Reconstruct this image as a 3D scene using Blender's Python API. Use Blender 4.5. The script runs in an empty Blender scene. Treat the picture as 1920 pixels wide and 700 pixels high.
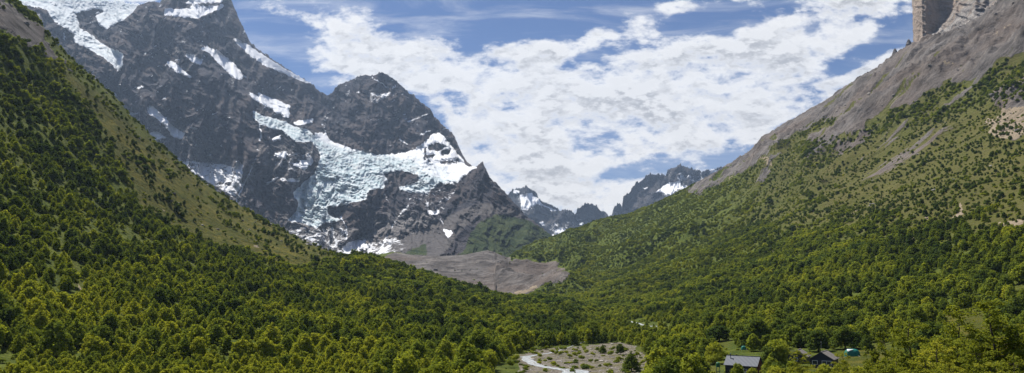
import bpy, math, random
import numpy as np
from mathutils import Vector, Matrix

random.seed(7)
RNG = np.random.default_rng(11)
SC = bpy.context.scene
COL = SC.collection
R = math.radians

# ------------------------------------------------------------------ camera
F = 1507.0
PITCH = R(7.2)
cam_d = bpy.data.cameras.new('camera')
cam = bpy.data.objects.new('camera', cam_d)
COL.objects.link(cam)
cam_d.sensor_fit = 'HORIZONTAL'
cam_d.sensor_width = 36.0
cam_d.lens = 36.0 * F / 1920.0
cam_d.clip_start = 0.5
cam_d.clip_end = 80000
cam.location = (0, 0, 0)
cam.rotation_euler = (math.pi / 2 + PITCH, 0, 0)
SC.camera = cam
CP, SP = math.cos(PITCH), math.sin(PITCH)


def ray(px, py):
    """direction (X, Y, Z) seen at a place of the photograph"""
    xc = (np.asarray(px, float) - 960.0) / F
    yc = (350.0 - np.asarray(py, float)) / F
    return xc + 0 * yc, CP - yc * SP + 0 * xc, SP + yc * CP + 0 * xc


def ue(px, py):
    X, Y, Z = ray(px, py)
    return X / Y, Z / np.hypot(X, Y)


def proj(x, y, z):
    f = y * CP + z * SP
    u = -y * SP + z * CP
    f = np.maximum(f, 1e-3)
    return 960 + F * x / f, 350 - F * u / f


# ------------------------------------------------------------------ noise
def _hash(ix, iy, iz, seed):
    h = (ix.astype(np.int64) * 374761393 + iy.astype(np.int64) * 668265263 + iz.astype(np.int64) * 2147483647 + seed * 974634777) & 0xFFFFFFFF
    h = ((h ^ (h >> 13)) * 1274126177) & 0xFFFFFFFF
    h = ((h ^ (h >> 16)) * 2246822519) & 0xFFFFFFFF
    return (h ^ (h >> 15)) & 0xFFFFFFFF


def noise(x, y, z=None, seed=0):
    x = np.asarray(x, float); y = np.asarray(y, float)
    z = np.zeros_like(x) if z is None else np.asarray(z, float)
    xi, yi, zi = np.floor(x), np.floor(y), np.floor(z)
    xf, yf, zf = x - xi, y - yi, z - zi
    u = xf * xf * xf * (xf * (xf * 6 - 15) + 10)
    v = yf * yf * yf * (yf * (yf * 6 - 15) + 10)
    w = zf * zf * zf * (zf * (zf * 6 - 15) + 10)
    out = 0
    for dx in (0, 1):
        for dy in (0, 1):
            for dz in (0, 1):
                h = _hash(xi + dx, yi + dy, zi + dz, seed)
                a = (h & 1023) * (2 * math.pi / 1024)
                c = ((h >> 10) & 1023) / 511.5 - 1
                s = np.sqrt(np.maximum(0, 1 - c * c))
                g = np.cos(a) * s * (xf - dx) + np.sin(a) * s * (yf - dy) + c * (zf - dz)
                out = out + g * (u if dx else 1 - u) * (v if dy else 1 - v) * (w if dz else 1 - w)
    return out * 1.5


def fbm(x, y, z=None, octs=5, gain=0.5, lac=2.03, seed=0):
    a, t = 1.0, 0
    for i in range(octs):
        t = t + a * noise(x, y, z, seed + i * 17)
        x = x * lac; y = y * lac
        z = None if z is None else z * lac
        a *= gain
    return t


def ridged(x, y, z=None, octs=6, gain=0.52, lac=2.07, seed=0):
    a, t, wgt = 1.0, 0, 1.0
    for i in range(octs):
        n = 1 - np.abs(noise(x, y, z, seed + i * 31)) * 1.6
        n = np.clip(n, 0, 1) ** 2 * wgt
        t = t + a * n
        wgt = np.clip(n * 1.6, 0, 1)
        x = x * lac; y = y * lac
        z = None if z is None else z * lac
        a *= gain
    return t


def smooth(a, b, x):
    t = np.clip((x - a) / (b - a), 0, 1)
    return t * t * (3 - 2 * t)


def pchip(xk, yk, x):
    xk = np.asarray(xk, float); yk = np.asarray(yk, float)
    h = np.diff(xk); d = np.diff(yk) / h
    m = np.zeros(len(xk)); m[0], m[-1] = d[0], d[-1]
    for i in range(1, len(xk) - 1):
        if d[i - 1] * d[i] > 0:
            w1, w2 = 2 * h[i] + h[i - 1], h[i] + 2 * h[i - 1]
            m[i] = (w1 + w2) / (w1 / d[i - 1] + w2 / d[i])
    x = np.clip(x, xk[0], xk[-1])
    i = np.clip(np.searchsorted(xk, x) - 1, 0, len(h) - 1)
    t = (x - xk[i]) / h[i]
    return ((2 * t**3 - 3 * t**2 + 1) * yk[i] + (t**3 - 2 * t**2 + t) * h[i] * m[i]
            + (-2 * t**3 + 3 * t**2) * yk[i + 1] + (t**3 - t**2) * h[i] * m[i + 1])


# ------------------------------------------------------------------ masks of places (patches of snow, grass, scree)
class Mask:
    def __init__(self, x0, y0, x1, y1):
        self.b = (x0, y0, x1, y1)
        self.a = np.zeros((y1 - y0, x1 - x0), np.float32)
        self.gx, self.gy = np.meshgrid(np.arange(x0, x1) + .5, np.arange(y0, y1) + .5)

    def poly(self, pts, v=1.0, mode='max'):
        p = np.array(pts, float)
        x0, y0 = self.b[0], self.b[1]
        h, w = self.a.shape
        ax, bx = int(max(0, p[:, 0].min() - x0 - 1)), int(min(w, p[:, 0].max() - x0 + 2))
        ay, by = int(max(0, p[:, 1].min() - y0 - 1)), int(min(h, p[:, 1].max() - y0 + 2))
        if ax >= bx or ay >= by:
            return self
        gx, gy = self.gx[ay:by, ax:bx], self.gy[ay:by, ax:bx]
        ins = np.zeros(gx.shape, bool)
        n = len(p)
        for i in range(n):
            xa, ya = p[i]; xb, yb = p[(i + 1) % n]
            if ya == yb:
                continue
            c = ((ya > gy) != (yb > gy)) & (gx < (xb - xa) * (gy - ya) / (yb - ya) + xa)
            ins ^= c
        s = self.a[ay:by, ax:bx]
        if mode == 'max':
            s[ins] = np.maximum(s[ins], v)
        else:
            s[ins] = v
        return self

    def line(self, pts, w, v=1.0):
        p = np.array(pts, float)
        for (xa, ya), (xb, yb) in zip(p[:-1], p[1:]):
            x0, y0 = self.b[0], self.b[1]
            h, ww = self.a.shape
            ax, bx = int(max(0, min(xa, xb) - w * 2 - x0 - 1)), int(min(ww, max(xa, xb) + w * 2 - x0 + 2))
            ay, by = int(max(0, min(ya, yb) - w * 2 - y0 - 1)), int(min(h, max(ya, yb) + w * 2 - y0 + 2))
            if ax >= bx or ay >= by:
                continue
            gx, gy = self.gx[ay:by, ax:bx], self.gy[ay:by, ax:bx]
            L = max((xb - xa)**2 + (yb - ya)**2, 1e-6)
            t = np.clip(((gx - xa) * (xb - xa) + (gy - ya) * (yb - ya)) / L, 0, 1)
            d = np.hypot(gx - xa - t * (xb - xa), gy - ya - t * (yb - ya))
            self.a[ay:by, ax:bx] = np.maximum(self.a[ay:by, ax:bx], v * np.clip(1.5 - d / w, 0, 1))
        return self

    def blur(self, s):
        k = int(3 * s + 1)
        g = np.exp(-0.5 * (np.arange(-k, k + 1) / s)**2); g /= g.sum()
        A = np.pad(self.a, ((k, k), (k, k)), mode='edge').astype(np.float32)
        B = sum(g[i] * A[i:i + self.a.shape[0], :] for i in range(2 * k + 1))
        self.a = sum(g[i] * B[:, i:i + self.a.shape[1]] for i in range(2 * k + 1))
        return self

    def at(self, px, py):
        x = np.clip(np.asarray(px) - self.b[0] - .5, 0, self.a.shape[1] - 1.001)
        y = np.clip(np.asarray(py) - self.b[1] - .5, 0, self.a.shape[0] - 1.001)
        xi, yi = x.astype(int), y.astype(int)
        fx, fy = x - xi, y - yi
        a = self.a
        return ((a[yi, xi] * (1 - fx) + a[yi, xi + 1] * fx) * (1 - fy) + (a[yi + 1, xi] * (1 - fx) + a[yi + 1, xi + 1] * fx) * fy)


# ------------------------------------------------------------------ object helpers
def tag(o, label=None, cat=None, group=None, kind=None):
    if label: o['label'] = label
    if cat: o['category'] = cat
    if group: o['group'] = group
    if kind: o['kind'] = kind
    return o


def mesh_np(name, V, Fq, mat=None, attrs=None, smooth_sh=True, parent=None, link=True):
    me = bpy.data.meshes.new(name)
    V = np.ascontiguousarray(V, np.float32); Fq = np.ascontiguousarray(Fq, np.int32)
    me.vertices.add(len(V)); me.vertices.foreach_set('co', V.ravel())
    k = Fq.shape[1]
    me.loops.add(Fq.size); me.loops.foreach_set('vertex_index', Fq.ravel())
    me.polygons.add(len(Fq))
    me.polygons.foreach_set('loop_start', np.arange(0, Fq.size, k, dtype=np.int32))
    me.polygons.foreach_set('loop_total', np.full(len(Fq), k, np.int32))
    me.update(calc_edges=True)
    me.polygons.foreach_set('use_smooth', np.full(len(Fq), smooth_sh))
    if attrs:
        for n, a in attrs.items():
            at = me.attributes.new(n, 'FLOAT', 'POINT')
            at.data.foreach_set('value', np.ascontiguousarray(a, np.float32).ravel())
    if mat: me.materials.append(mat)
    o = bpy.data.objects.new(name, me)
    if link: COL.objects.link(o)
    if parent: o.parent = parent
    return o


def grid_faces(nr, nc):
    i = np.arange(nr - 1)[:, None] * nc + np.arange(nc - 1)[None, :]
    return np.stack([i, i + 1, i + nc + 1, i + nc], -1).reshape(-1, 4)


class MB:
    """collects simple shapes into one mesh"""
    def __init__(self): self.v = []; self.f = []

    def add(self, vs, fs):
        n = len(self.v)
        self.v += [tuple(v) for v in vs]; self.f += [tuple(n + i for i in f) for f in fs]
        return self

    def box(self, c, s, rz=0.0, taper=1.0):
        x, y, z = s[0] / 2, s[1] / 2, s[2] / 2
        vs = []
        for dz, t in ((-z, 1), (z, taper)):
            for dx, dy in ((-x, -y), (x, -y), (x, y), (-x, y)):
                a, b = dx * t, dy * t
                vs.append((c[0] + a * math.cos(rz) - b * math.sin(rz), c[1] + a * math.sin(rz) + b * math.cos(rz), c[2] + dz))
        return self.add(vs, [(0, 3, 2, 1), (4, 5, 6, 7), (0, 1, 5, 4), (1, 2, 6, 5), (2, 3, 7, 6), (3, 0, 4, 7)])

    def prism(self, prof, y0, y1):
        """profile in x,z pushed along y"""
        n = len(prof)
        vs = [(p[0], y0, p[1]) for p in prof] + [(p[0], y1, p[1]) for p in prof]
        fs = [tuple(range(n)), tuple(range(2 * n - 1, n - 1, -1))]
        fs += [((i + 1) % n, i, n + i, n + (i + 1) % n) for i in range(n)]
        return self.add(vs, fs)

    def tube(self, pts, rad, n=6):
        pts = [Vector(p) for p in pts]
        base = len(self.v)
        for k, p in enumerate(pts):
            d = (pts[min(k + 1, len(pts) - 1)] - pts[max(k - 1, 0)]).normalized()
            a = d.orthogonal().normalized(); b = d.cross(a)
            for i in range(n):
                t = 2 * math.pi * i / n
                self.v.append(tuple(p + (a * math.cos(t) + b * math.sin(t)) * rad[k]))
        for k in range(len(pts) - 1):
            for i in range(n):
                j = (i + 1) % n
                self.f.append((base + k * n + i, base + k * n + j, base + (k + 1) * n + j, base + (k + 1) * n + i))
        self.f.append(tuple(base + i for i in range(n))[::-1])
        self.f.append(tuple(base + (len(pts) - 1) * n + i for i in range(n)))
        return self

    def build(self, name, mat, parent=None, smooth_sh=False, link=True):
        me = bpy.data.meshes.new(name)
        me.from_pydata(self.v, [], self.f)
        me.update()
        if smooth_sh:
            for p in me.polygons: p.use_smooth = True
        me.materials.append(mat)
        o = bpy.data.objects.new(name, me)
        if link: COL.objects.link(o)
        if parent: o.parent = parent
        return o


def empty(name, loc, rz=0.0, link=True):
    o = bpy.data.objects.new(name, None)
    if link: COL.objects.link(o)
    o.location = loc; o.rotation_euler = (0, 0, rz)
    return o


# ------------------------------------------------------------------ material helpers
def new_mat(name):
    m = bpy.data.materials.new(name); m.use_nodes = True
    nt = m.node_tree; nt.nodes.clear()
    return m, nt


class N:
    """short hand for a node tree"""
    def __init__(self, nt): self.nt = nt

    def n(self, t, **kw):
        nd = self.nt.nodes.new(t)
        for k, v in kw.items(): setattr(nd, k, v)
        return nd

    def lk(self, a, b): self.nt.links.new(a, b)

    def put(self, v, sock):
        if isinstance(v, bpy.types.NodeSocket): self.lk(v, sock)
        else: sock.default_value = v

    def math(self, op, a, b=0.0, c=0.0, clamp=False):
        nd = self.n('ShaderNodeMath', operation=op, use_clamp=clamp)
        self.put(a, nd.inputs[0]); self.put(b, nd.inputs[1]); self.put(c, nd.inputs[2])
        return nd.outputs[0]

    def vmath(self, op, a, b=(0, 0, 0), s=1.0):
        nd = self.n('ShaderNodeVectorMath', operation=op)
        self.put(a, nd.inputs[0]); self.put(b, nd.inputs[1])
        return nd.outputs['Value'] if op in ('LENGTH', 'DOT_PRODUCT') else nd.outputs[0]

    def attr(self, name, typ='GEOMETRY'):
        nd = self.n('ShaderNodeAttribute', attribute_name=name, attribute_type=typ)
        return nd.outputs['Fac']

    def pos(self): return self.n('ShaderNodeNewGeometry').outputs['Position']

    def noise(self, vec, scale, detail=4.0, rough=0.55, dist=0.0, col=False):
        nd = self.n('ShaderNodeTexNoise')
        self.put(vec, nd.inputs['Vector']); nd.inputs['Scale'].default_value = scale
        nd.inputs['Detail'].default_value = detail; nd.inputs['Roughness'].default_value = rough
        nd.inputs['Distortion'].default_value = dist
        return nd.outputs['Color' if col else 'Fac']

    def ramp(self, v, lo, hi, smooth_=True, a=0.0, b=1.0):
        nd = self.n('ShaderNodeMapRange', interpolation_type='SMOOTHSTEP' if smooth_ else 'LINEAR', clamp=True)
        self.put(v, nd.inputs['Value'])
        self.put(lo, nd.inputs['From Min']); self.put(hi, nd.inputs['From Max'])
        nd.inputs['To Min'].default_value = a; nd.inputs['To Max'].default_value = b
        return nd.outputs['Result']

    def mix(self, f, a, b, mode='MIX'):
        nd = self.n('ShaderNodeMix', data_type='RGBA', blend_type=mode)
        self.put(f, nd.inputs['Factor'])
        for v, s in ((a, nd.inputs['A']), (b, nd.inputs['B'])):
            if isinstance(v, tuple): v = (*v, 1.0) if len(v) == 3 else v
            nm = s
            self.put(v, [i for i in nd.inputs if i.name == nm.name and i.type == 'RGBA'][0])
        return [o for o in nd.outputs if o.type == 'RGBA'][0]

    def scalevec(self, v, s):
        nd = self.n('ShaderNodeVectorMath', operation='MULTIPLY')
        self.put(v, nd.inputs[0]); nd.inputs[1].default_value = s
        return nd.outputs[0]

    def bump(self, h, strength, dist):
        nd = self.n('ShaderNodeBump')
        nd.inputs['Strength'].default_value = strength; nd.inputs['Distance'].default_value = dist
        self.put(h, nd.inputs['Height'])
        return nd.outputs[0]

    def principled(self, col, rough=0.9, normal=None, spec=0.2, metal=0.0):
        p = self.n('ShaderNodeBsdfPrincipled')
        self.put(col if not isinstance(col, tuple) else (*col, 1.0), p.inputs['Base Color'])
        self.put(rough, p.inputs['Roughness'])
        self.put(spec, p.inputs['Specular IOR Level'])
        self.put(metal, p.inputs['Metallic'])
        if normal is not None: self.lk(normal, p.inputs['Normal'])
        return p.outputs[0]

    def out(self, s, vol=None):
        o = self.n('ShaderNodeOutputMaterial')
        if s is not None: self.lk(s, o.inputs['Surface'])
        if vol is not None: self.lk(vol, o.inputs['Volume'])


def simple_mat(name, col, rough=0.7, spec=0.3, metal=0.0, var=0.25, nscale=3.0, stripes=None):
    m, nt = new_mat(name); N_ = N(nt)
    tc = N_.n('ShaderNodeTexCoord').outputs['Object']
    f = N_.noise(tc, nscale, 5)
    c = N_.mix(f, tuple(x * (1 - var) for x in col), tuple(min(1, x * (1 + var)) for x in col))
    nor = None
    if stripes:
        sx = N_.vmath('DOT_PRODUCT', tc, stripes)
        w = N_.math('SINE', sx)
        nor = N_.bump(w, 0.5, 0.03)
        g = N_.ramp(w, 0.8, 1.0)
        c = N_.mix(g, c, tuple(x * 0.5 for x in col))
    N_.out(N_.principled(c, rough, nor, spec, metal))
    return m


# ------------------------------------------------------------------ LIGHT
SUN_AZ = R(-42)       # measured from the view direction (+Y), to the left
SUN_EL = R(59)
sd = bpy.data.lights.new('sun', 'SUN')
sd.energy = 4.6; sd.angle = R(0.53); sd.color = (1.0, 0.955, 0.88)
so = bpy.data.objects.new('sun', sd); COL.objects.link(so)
sdir = Vector((math.sin(SUN_AZ) * math.cos(SUN_EL), math.cos(SUN_AZ) * math.cos(SUN_EL), math.sin(SUN_EL)))
so.rotation_euler = (-sdir).to_track_quat('-Z', 'Y').to_euler()
so.location = (0, 0, 60)

# ------------------------------------------------------------------ WORLD: sky and clouds
w = bpy.data.worlds.new('World'); SC.world = w; w.use_nodes = True
nt = w.node_tree; nt.nodes.clear(); W = N(nt)
sky = W.n('ShaderNodeTexSky', sky_type='NISHITA')
sky.sun_disc = False; sky.sun_elevation = SUN_EL; sky.sun_rotation = SUN_AZ
sky.altitude = 800; sky.air_density = 1.0; sky.dust_density = 0.35; sky.ozone_density = 2.2
tc = W.n('ShaderNodeTexCoord').outputs['Generated']
sep = W.n('ShaderNodeSeparateXYZ'); W.lk(tc, sep.inputs[0])
X, Y, Z = sep.outputs
Yc = W.math('MAXIMUM', Y, 0.02)
u = W.math('DIVIDE', X, Yc); v = W.math('DIVIDE', Z, Yc)
comb = W.n('ShaderNodeCombineXYZ'); W.lk(u, comb.inputs[0]); W.lk(v, comb.inputs[1])
UV = comb.outputs[0]
# the sheet of clouds lies on a plane high above the valley
Zc = W.math('ADD', W.math('MAXIMUM', Z, 0.0), 0.16)
pu = W.math('DIVIDE', X, Zc); pv = W.math('DIVIDE', Y, Zc)
cp = W.n('ShaderNodeCombineXYZ'); W.lk(pu, cp.inputs[0]); W.lk(pv, cp.inputs[1])
PL = cp.outputs[0]
CLOUDS = [  # px, py, half length, half width, turn (deg, anticlockwise in the picture), weight
    (1330, 150, 330, 90, 12, .62), (1060, 205, 230, 85, 5, .55), (850, 140, 170, 55, -8, .45), (1560, 45, 170, 52, 22, .60),
    (1180, 255, 260, 60, 12, .5), (985, 300, 130, 70, 0, .55), (1600, 165, 90, 28, 28, .42), (1460, 205, 120, 30, 22, .35),
    (640, 50, 120, 50, -25, .40), (720, 120, 120, 34, 5, .42), (560, 20, 90, 30, -20, .3), (1170, 350, 230, 18, 3, .30), (1110, 388, 140, 22, 0, .45),
    (1200, 45, 42, 22, 0, .66), (1120, 60, 26, 12, 0, .62), (965, 92, 40, 14, 15, .5), (1265, 12, 30, 12, 0, .5), (1050, 90, 60, 18, 10, .3), (1290, 12, 90, 14, 5, .38), (900, 300, 90, 60, 0, .35),
    (1330, 300, 60, 22, 10, .22), (1680, 100, 60, 16, 20, .3),(1010,130,120,40,-5,.2),(780,85,80,16,10,.16),
    (250, 0, 80, 10, 0, .5), (1440, 262, 30, 14, 20, .30),
    # blue openings
    (960, 25, 190, 40, 0, -.52), (530, 130, 60, 45, -40, -.30), (810, 235, 60, 26, -40, -.34), (945, 75, 40, 14, 0, -.1),
    (1600, 105, 70, 15, 18, -.55), (1690, 55, 50, 34, 30, -.30), (1560, 140, 70, 10, 22, -.5), (1400, 212, 90, 11, 14, -.42),
    (1460, 260, 60, 16, 30, -.42), (1240, 312, 90, 18, 8, -.30), (1120, 325, 100, 14, 8, -.22), (1350, 35, 60, 20, 12, -.4),
    (1085, 115, 50, 14, 20, -.4), (1010, 165, 40, 14, 20, -.35), (860, 180, 40, 16, -20, -.45), (1310, 255, 100, 11, 12, -.32), (1160, 200, 60, 12, 10, -.22), (1000, 240, 50, 10, 0, -.2), (930, 110, 40, 12, 10, -.25),
]
cov = None
PX = 1 / F
for (cx, cy, la, lb, rot, wt) in CLOUDS:
    Xr, Yr, Zr = ray(cx, cy)
    mp = W.n('ShaderNodeMapping', vector_type='TEXTURE')
    W.lk(UV, mp.inputs['Vector'])
    mp.inputs['Location'].default_value = (float(Xr / Yr), float(Zr / Yr), 0)
    mp.inputs['Rotation'].default_value = (0, 0, R(rot))
    mp.inputs['Scale'].default_value = (la * PX * 1.05, lb * PX * 1.05, 1)
    l2 = W.vmath('DOT_PRODUCT', mp.outputs[0], mp.outputs[0])
    g = W.math('POWER', 2.718, W.math('MULTIPLY', l2, -0.7))
    cov = W.math('MULTIPLY_ADD', g, wt, 0.0) if cov is None else W.math('MULTIPLY_ADD', g, wt, cov)


def turned(vec, deg, s):
    mp = W.n('ShaderNodeMapping'); W.lk(vec, mp.inputs['Vector'])
    mp.inputs['Rotation'].default_value = (0, 0, R(deg)); mp.inputs['Scale'].default_value = s
    return mp.outputs[0]


def cloud_field(uv):
    a = turned(uv, -18, (1.0, 2.0, 1.0))
    n1 = W.noise(a, 11.0, 10.0, 0.66, 0.2)
    n2 = W.noise(a, 38.0, 7.0, 0.62, 0.15)
    t = W.math('MULTIPLY_ADD', n2, 0.80, W.math('MULTIPLY', n1, 1.7))
    return t                                         # about 0.35 .. 0.95, mean 0.65


f0 = cloud_field(UV)
shift = W.vmath('ADD', UV, (-0.005, 0.013, 0))
f1 = cloud_field(shift)
cov = W.math('MINIMUM', cov, 0.68)
dens = W.math('ADD', f0, W.math('MULTIPLY_ADD', cov, 0.85, -1.585))
alpha = W.ramp(dens, -0.11, 0.25)
# thin high streaks
st = W.noise(turned(UV, 24, (1.0, 6.5, 1.0)), 5.5, 7.0, 0.62, 0.6)
thin = W.math('MULTIPLY', W.ramp(st, 0.44, 0.74), 0.42)
thin2 = W.math('MULTIPLY', W.ramp(v, 0.28, 0.02), 0.38)
thin = W.math('MAXIMUM', thin, W.math('MULTIPLY', thin2, W.ramp(st, 0.3, 0.6)))
alpha_all = W.math('SUBTRACT', 1.0, W.math('MULTIPLY', W.math('SUBTRACT', 1.0, alpha), W.math('SUBTRACT', 1.0, thin)))
lit = W.ramp(W.math('SUBTRACT', f0, f1), -0.13, 0.10)
thick = W.ramp(dens, 0.07, 0.40)
shade = W.math('MULTIPLY', thick, W.math('MULTIPLY_ADD', lit, -0.75, 0.95))
ccol = W.mix(shade, (6.2, 6.1, 6.0), (2.7, 2.7, 2.8))
skyc = W.mix(1.0, sky.outputs[0], (0.185, 0.275, 0.42), 'MULTIPLY')
final = W.mix(alpha_all, skyc, ccol)
bg = W.n('ShaderNodeBackground'); W.lk(final, bg.inputs['Color']); bg.inputs['Strength'].default_value = 0.11
wo = W.n('ShaderNodeOutputWorld'); W.lk(bg.outputs[0], wo.inputs['Surface'])

SC.view_settings.view_transform = 'Standard'
SC.view_settings.look = 'None'
SC.view_settings.exposure = 0.65
SC.view_settings.gamma = 1.0
SC.cycles.volume_bounces = 0
SC.cycles.max_bounces = 6
SC.cycles.transparent_max_bounces = 8

# ------------------------------------------------------------------ MATERIALS of the land
def mountain_material(name, dark, pale, warm, strata=1.0, snowy=0.0):
    m, nt = new_mat(name); S = N(nt)
    p = S.pos()
    snow = S.attr('snow'); ice = S.attr('ice'); green = S.attr('green'); scree = S.attr('scree'); pl = S.attr('pale')
    big = S.noise(p, 0.0022, 5, 0.6)
    fine = S.noise(p, 0.035, 8, 0.7)
    mid = S.noise(p, 0.011, 7, 0.66)
    tm = S.n('ShaderNodeMapping'); S.lk(p, tm.inputs['Vector']); tm.inputs['Rotation'].default_value = (0, R(-19), 0)
    ps = S.scalevec(tm.outputs[0], (0.22, 0.22, 1.9))
    band = S.noise(S.vmath('ADD', ps, S.scalevec(S.noise(p, .003, 3, .5, col=True), (0, 0, 110))), 0.014, 7, 0.72)
    streak = S.noise(S.scalevec(p, (1.0, 1.0, 0.16)), 0.03, 5, 0.65)
    c = S.mix(S.ramp(big, 0.42, 0.60), dark, warm)
    c = S.mix(S.math('MULTIPLY', S.ramp(band, 0.47, 0.60), 0.62 * strata), c, pale)
    c = S.mix(S.math('MULTIPLY', S.ramp(streak, 0.48, 0.68), 0.6), c, tuple(x * 0.5 for x in dark))
    c = S.mix(S.math('MULTIPLY', S.ramp(fine, 0.52, 0.72), 0.28), c, pale)
    c = S.mix(S.math('MULTIPLY', S.ramp(mid, 0.35, 0.55, a=1, b=0), 0.5), c, tuple(x * 0.6 for x in dark))
    pcol = S.mix(S.ramp(fine, 0.42, 0.66), (0.24, 0.22, 0.21), (0.62, 0.58, 0.53))
    c = S.mix(S.math('MULTIPLY', pl, S.ramp(mid, 0.36, 0.56)), c, pcol)
    scol = S.mix(fine, (0.085, 0.076, 0.072), (0.22, 0.20, 0.19))
    c = S.mix(S.ramp(S.math('MULTIPLY_ADD', mid, 0.5, scree), 0.62, 0.85), c, scol)
    gcol = S.mix(S.ramp(mid, .35, .65), (0.032, 0.055, 0.014), (0.075, 0.095, 0.026))
    c = S.mix(S.ramp(S.math('MULTIPLY_ADD', S.math('SUBTRACT', fine, 0.5), 0.9, green), 0.42, 0.62), c, gcol)
    # snow, its edge broken up by fine noise
    e = S.math('MULTIPLY_ADD', S.math('SUBTRACT', mid, 0.5), 0.9, S.math('MULTIPLY_ADD', S.math('SUBTRACT', fine, 0.5), 0.8, snow))
    sn = S.ramp(e, 0.46, 0.56)
    cre = S.noise(S.vmath('ADD', S.scalevec(p, (1, 1, 2.4)), S.scalevec(S.noise(p, .01, 3, .5, col=True), (90, 90, 90))), 0.022, 7, 0.7)
    icec = S.mix(S.ramp(cre, 0.38, 0.62), (0.33, 0.44, 0.47), (0.70, 0.74, 0.75))
    icec = S.mix(S.math('MULTIPLY', S.ramp(mid, 0.50, 0.66), 0.55), icec, (0.40, 0.41, 0.40))
    snc = S.mix(S.math('MULTIPLY', S.ramp(mid, 0.5, 0.75), 0.3), (0.82, 0.83, 0.85), (0.58, 0.59, 0.62))
    snc = S.mix(ice, snc, icec)
    c = S.mix(sn, c, snc)
    rn = S.noise(p, 0.05, 8, 0.72)
    h = S.math('MULTIPLY_ADD', band, 1.2, S.math('ADD', S.math('MULTIPLY', rn, 0.5), S.math('MULTIPLY', mid, 2.2)))
    bstr = S.ramp(sn, 0, 1, a=1.0, b=0.35)
    b = S.n('ShaderNodeBump'); b.inputs['Distance'].default_value = 30.0
    S.lk(bstr, b.inputs['Strength']); S.lk(h, b.inputs['Height'])
    S.out(S.principled(c, 0.9, b.outputs[0], 0.1))
    return m


M_MOUNT = mountain_material('layered_rock', (0.044, 0.043, 0.056), (0.165, 0.152, 0.155), (0.105, 0.080, 0.072))
M_FAR = mountain_material('far_rock', (0.032, 0.033, 0.040), (0.10, 0.10, 0.105), (0.09, 0.08, 0.075), 0.6)
M_TOWER = mountain_material('granite', (0.38, 0.30, 0.24), (0.62, 0.54, 0.46), (0.52, 0.41, 0.32), 0.15)


def ground_material():
    m, nt = new_mat('hillside'); S = N(nt)
    p = S.pos()
    rock = S.attr('rock'); grass = S.attr('grass'); grav = S.attr('gravel'); bare = S.attr('bare')
    n1 = S.noise(p, 0.02, 6, 0.62); n2 = S.noise(p, 0.13, 7, 0.68); n3 = S.noise(p, 0.9, 5, 0.65)
    big = S.noise(p, 0.004, 4, 0.55)
    # floor of the woods
    c = S.mix(S.ramp(n2, 0.35, 0.65), (0.055, 0.080, 0.015), (0.120, 0.142, 0.024))
    # open grass
    g = S.mix(S.ramp(n1, 0.35, 0.66), (0.088, 0.090, 0.015), (0.160, 0.138, 0.026))
    g = S.mix(S.math('MULTIPLY', S.ramp(n2, 0.42, 0.6), 0.85), g, (0.052, 0.070, 0.014))
    g = S.mix(S.math('MULTIPLY', S.ramp(n3, 0.55, 0.75), 0.5), g, (0.14, 0.105, 0.055))
    ge = S.math('MULTIPLY_ADD', S.math('SUBTRACT', n2, 0.5), 0.7, grass)
    c = S.mix(S.ramp(ge, 0.12, 0.75), c, g)
    dry = S.attr('dry')
    c = S.mix(S.math('MULTIPLY', dry, S.ramp(n2, .3, .62, a=.35, b=.9)), c, S.mix(n1, (0.070, 0.068, 0.022), (0.150, 0.128, 0.050)))
    # scree and rock
    stv = S.noise(S.scalevec(p, (0.25, 1.0, 0.5)), 0.05, 8, 0.75)
    rc = S.mix(S.ramp(n1, 0.35, 0.65), (0.100, 0.090, 0.084), (0.190, 0.174, 0.163))
    rc = S.mix(S.math('MULTIPLY', S.ramp(stv, 0.52, 0.66), 0.7), rc, (0.27, 0.238, 0.21))
    rc = S.mix(S.math('MULTIPLY', S.ramp(stv, 0.36, 0.48, a=1, b=0), 0.7), rc, (0.035, 0.032, 0.030))
    rc = S.mix(S.math('MULTIPLY', S.ramp(big, 0.45, 0.62), 0.5), rc, (0.17, 0.13, 0.105))
    re_ = S.math('MULTIPLY_ADD', S.math('SUBTRACT', n1, 0.5), 0.7, S.math('MULTIPLY_ADD', S.math('SUBTRACT', n2, 0.5), 0.5, rock))
    c = S.mix(S.ramp(re_, 0.42, 0.58), c, rc)
    # tan bare earth
    bc = S.mix(n2, (0.20, 0.155, 0.105), (0.40, 0.33, 0.24))
    be = S.math('MULTIPLY_ADD', S.math('SUBTRACT', n2, 0.5), 1.1, bare)
    c = S.mix(S.ramp(be, 0.48, 0.6), c, bc)
    # gravel of the river bed
    n4 = S.noise(p, 1.6, 6, 0.75)
    gc = S.mix(S.ramp(n4, 0.38, 0.62), (0.09, 0.080, 0.066), (0.30, 0.265, 0.22))
    gc = S.mix(S.math('MULTIPLY', S.ramp(n2, 0.45, 0.62), 0.8), gc, (0.135, 0.125, 0.045))
    gre = S.math('MULTIPLY_ADD', S.math('SUBTRACT', n2, 0.5), 0.5, grav)
    c = S.mix(S.ramp(gre, 0.4, 0.6), c, gc)
    h = S.math('ADD', n2, S.math('MULTIPLY', stv, S.math('MULTIPLY', rock, 2.0)))
    b = S.n('ShaderNodeBump'); b.inputs['Distance'].default_value = 6.0; b.inputs['Strength'].default_value = 0.8
    S.lk(h, b.inputs['Height'])
    S.out(S.principled(c, 0.95, b.outputs[0], 0.05))
    return m


M_GROUND = ground_material()

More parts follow.
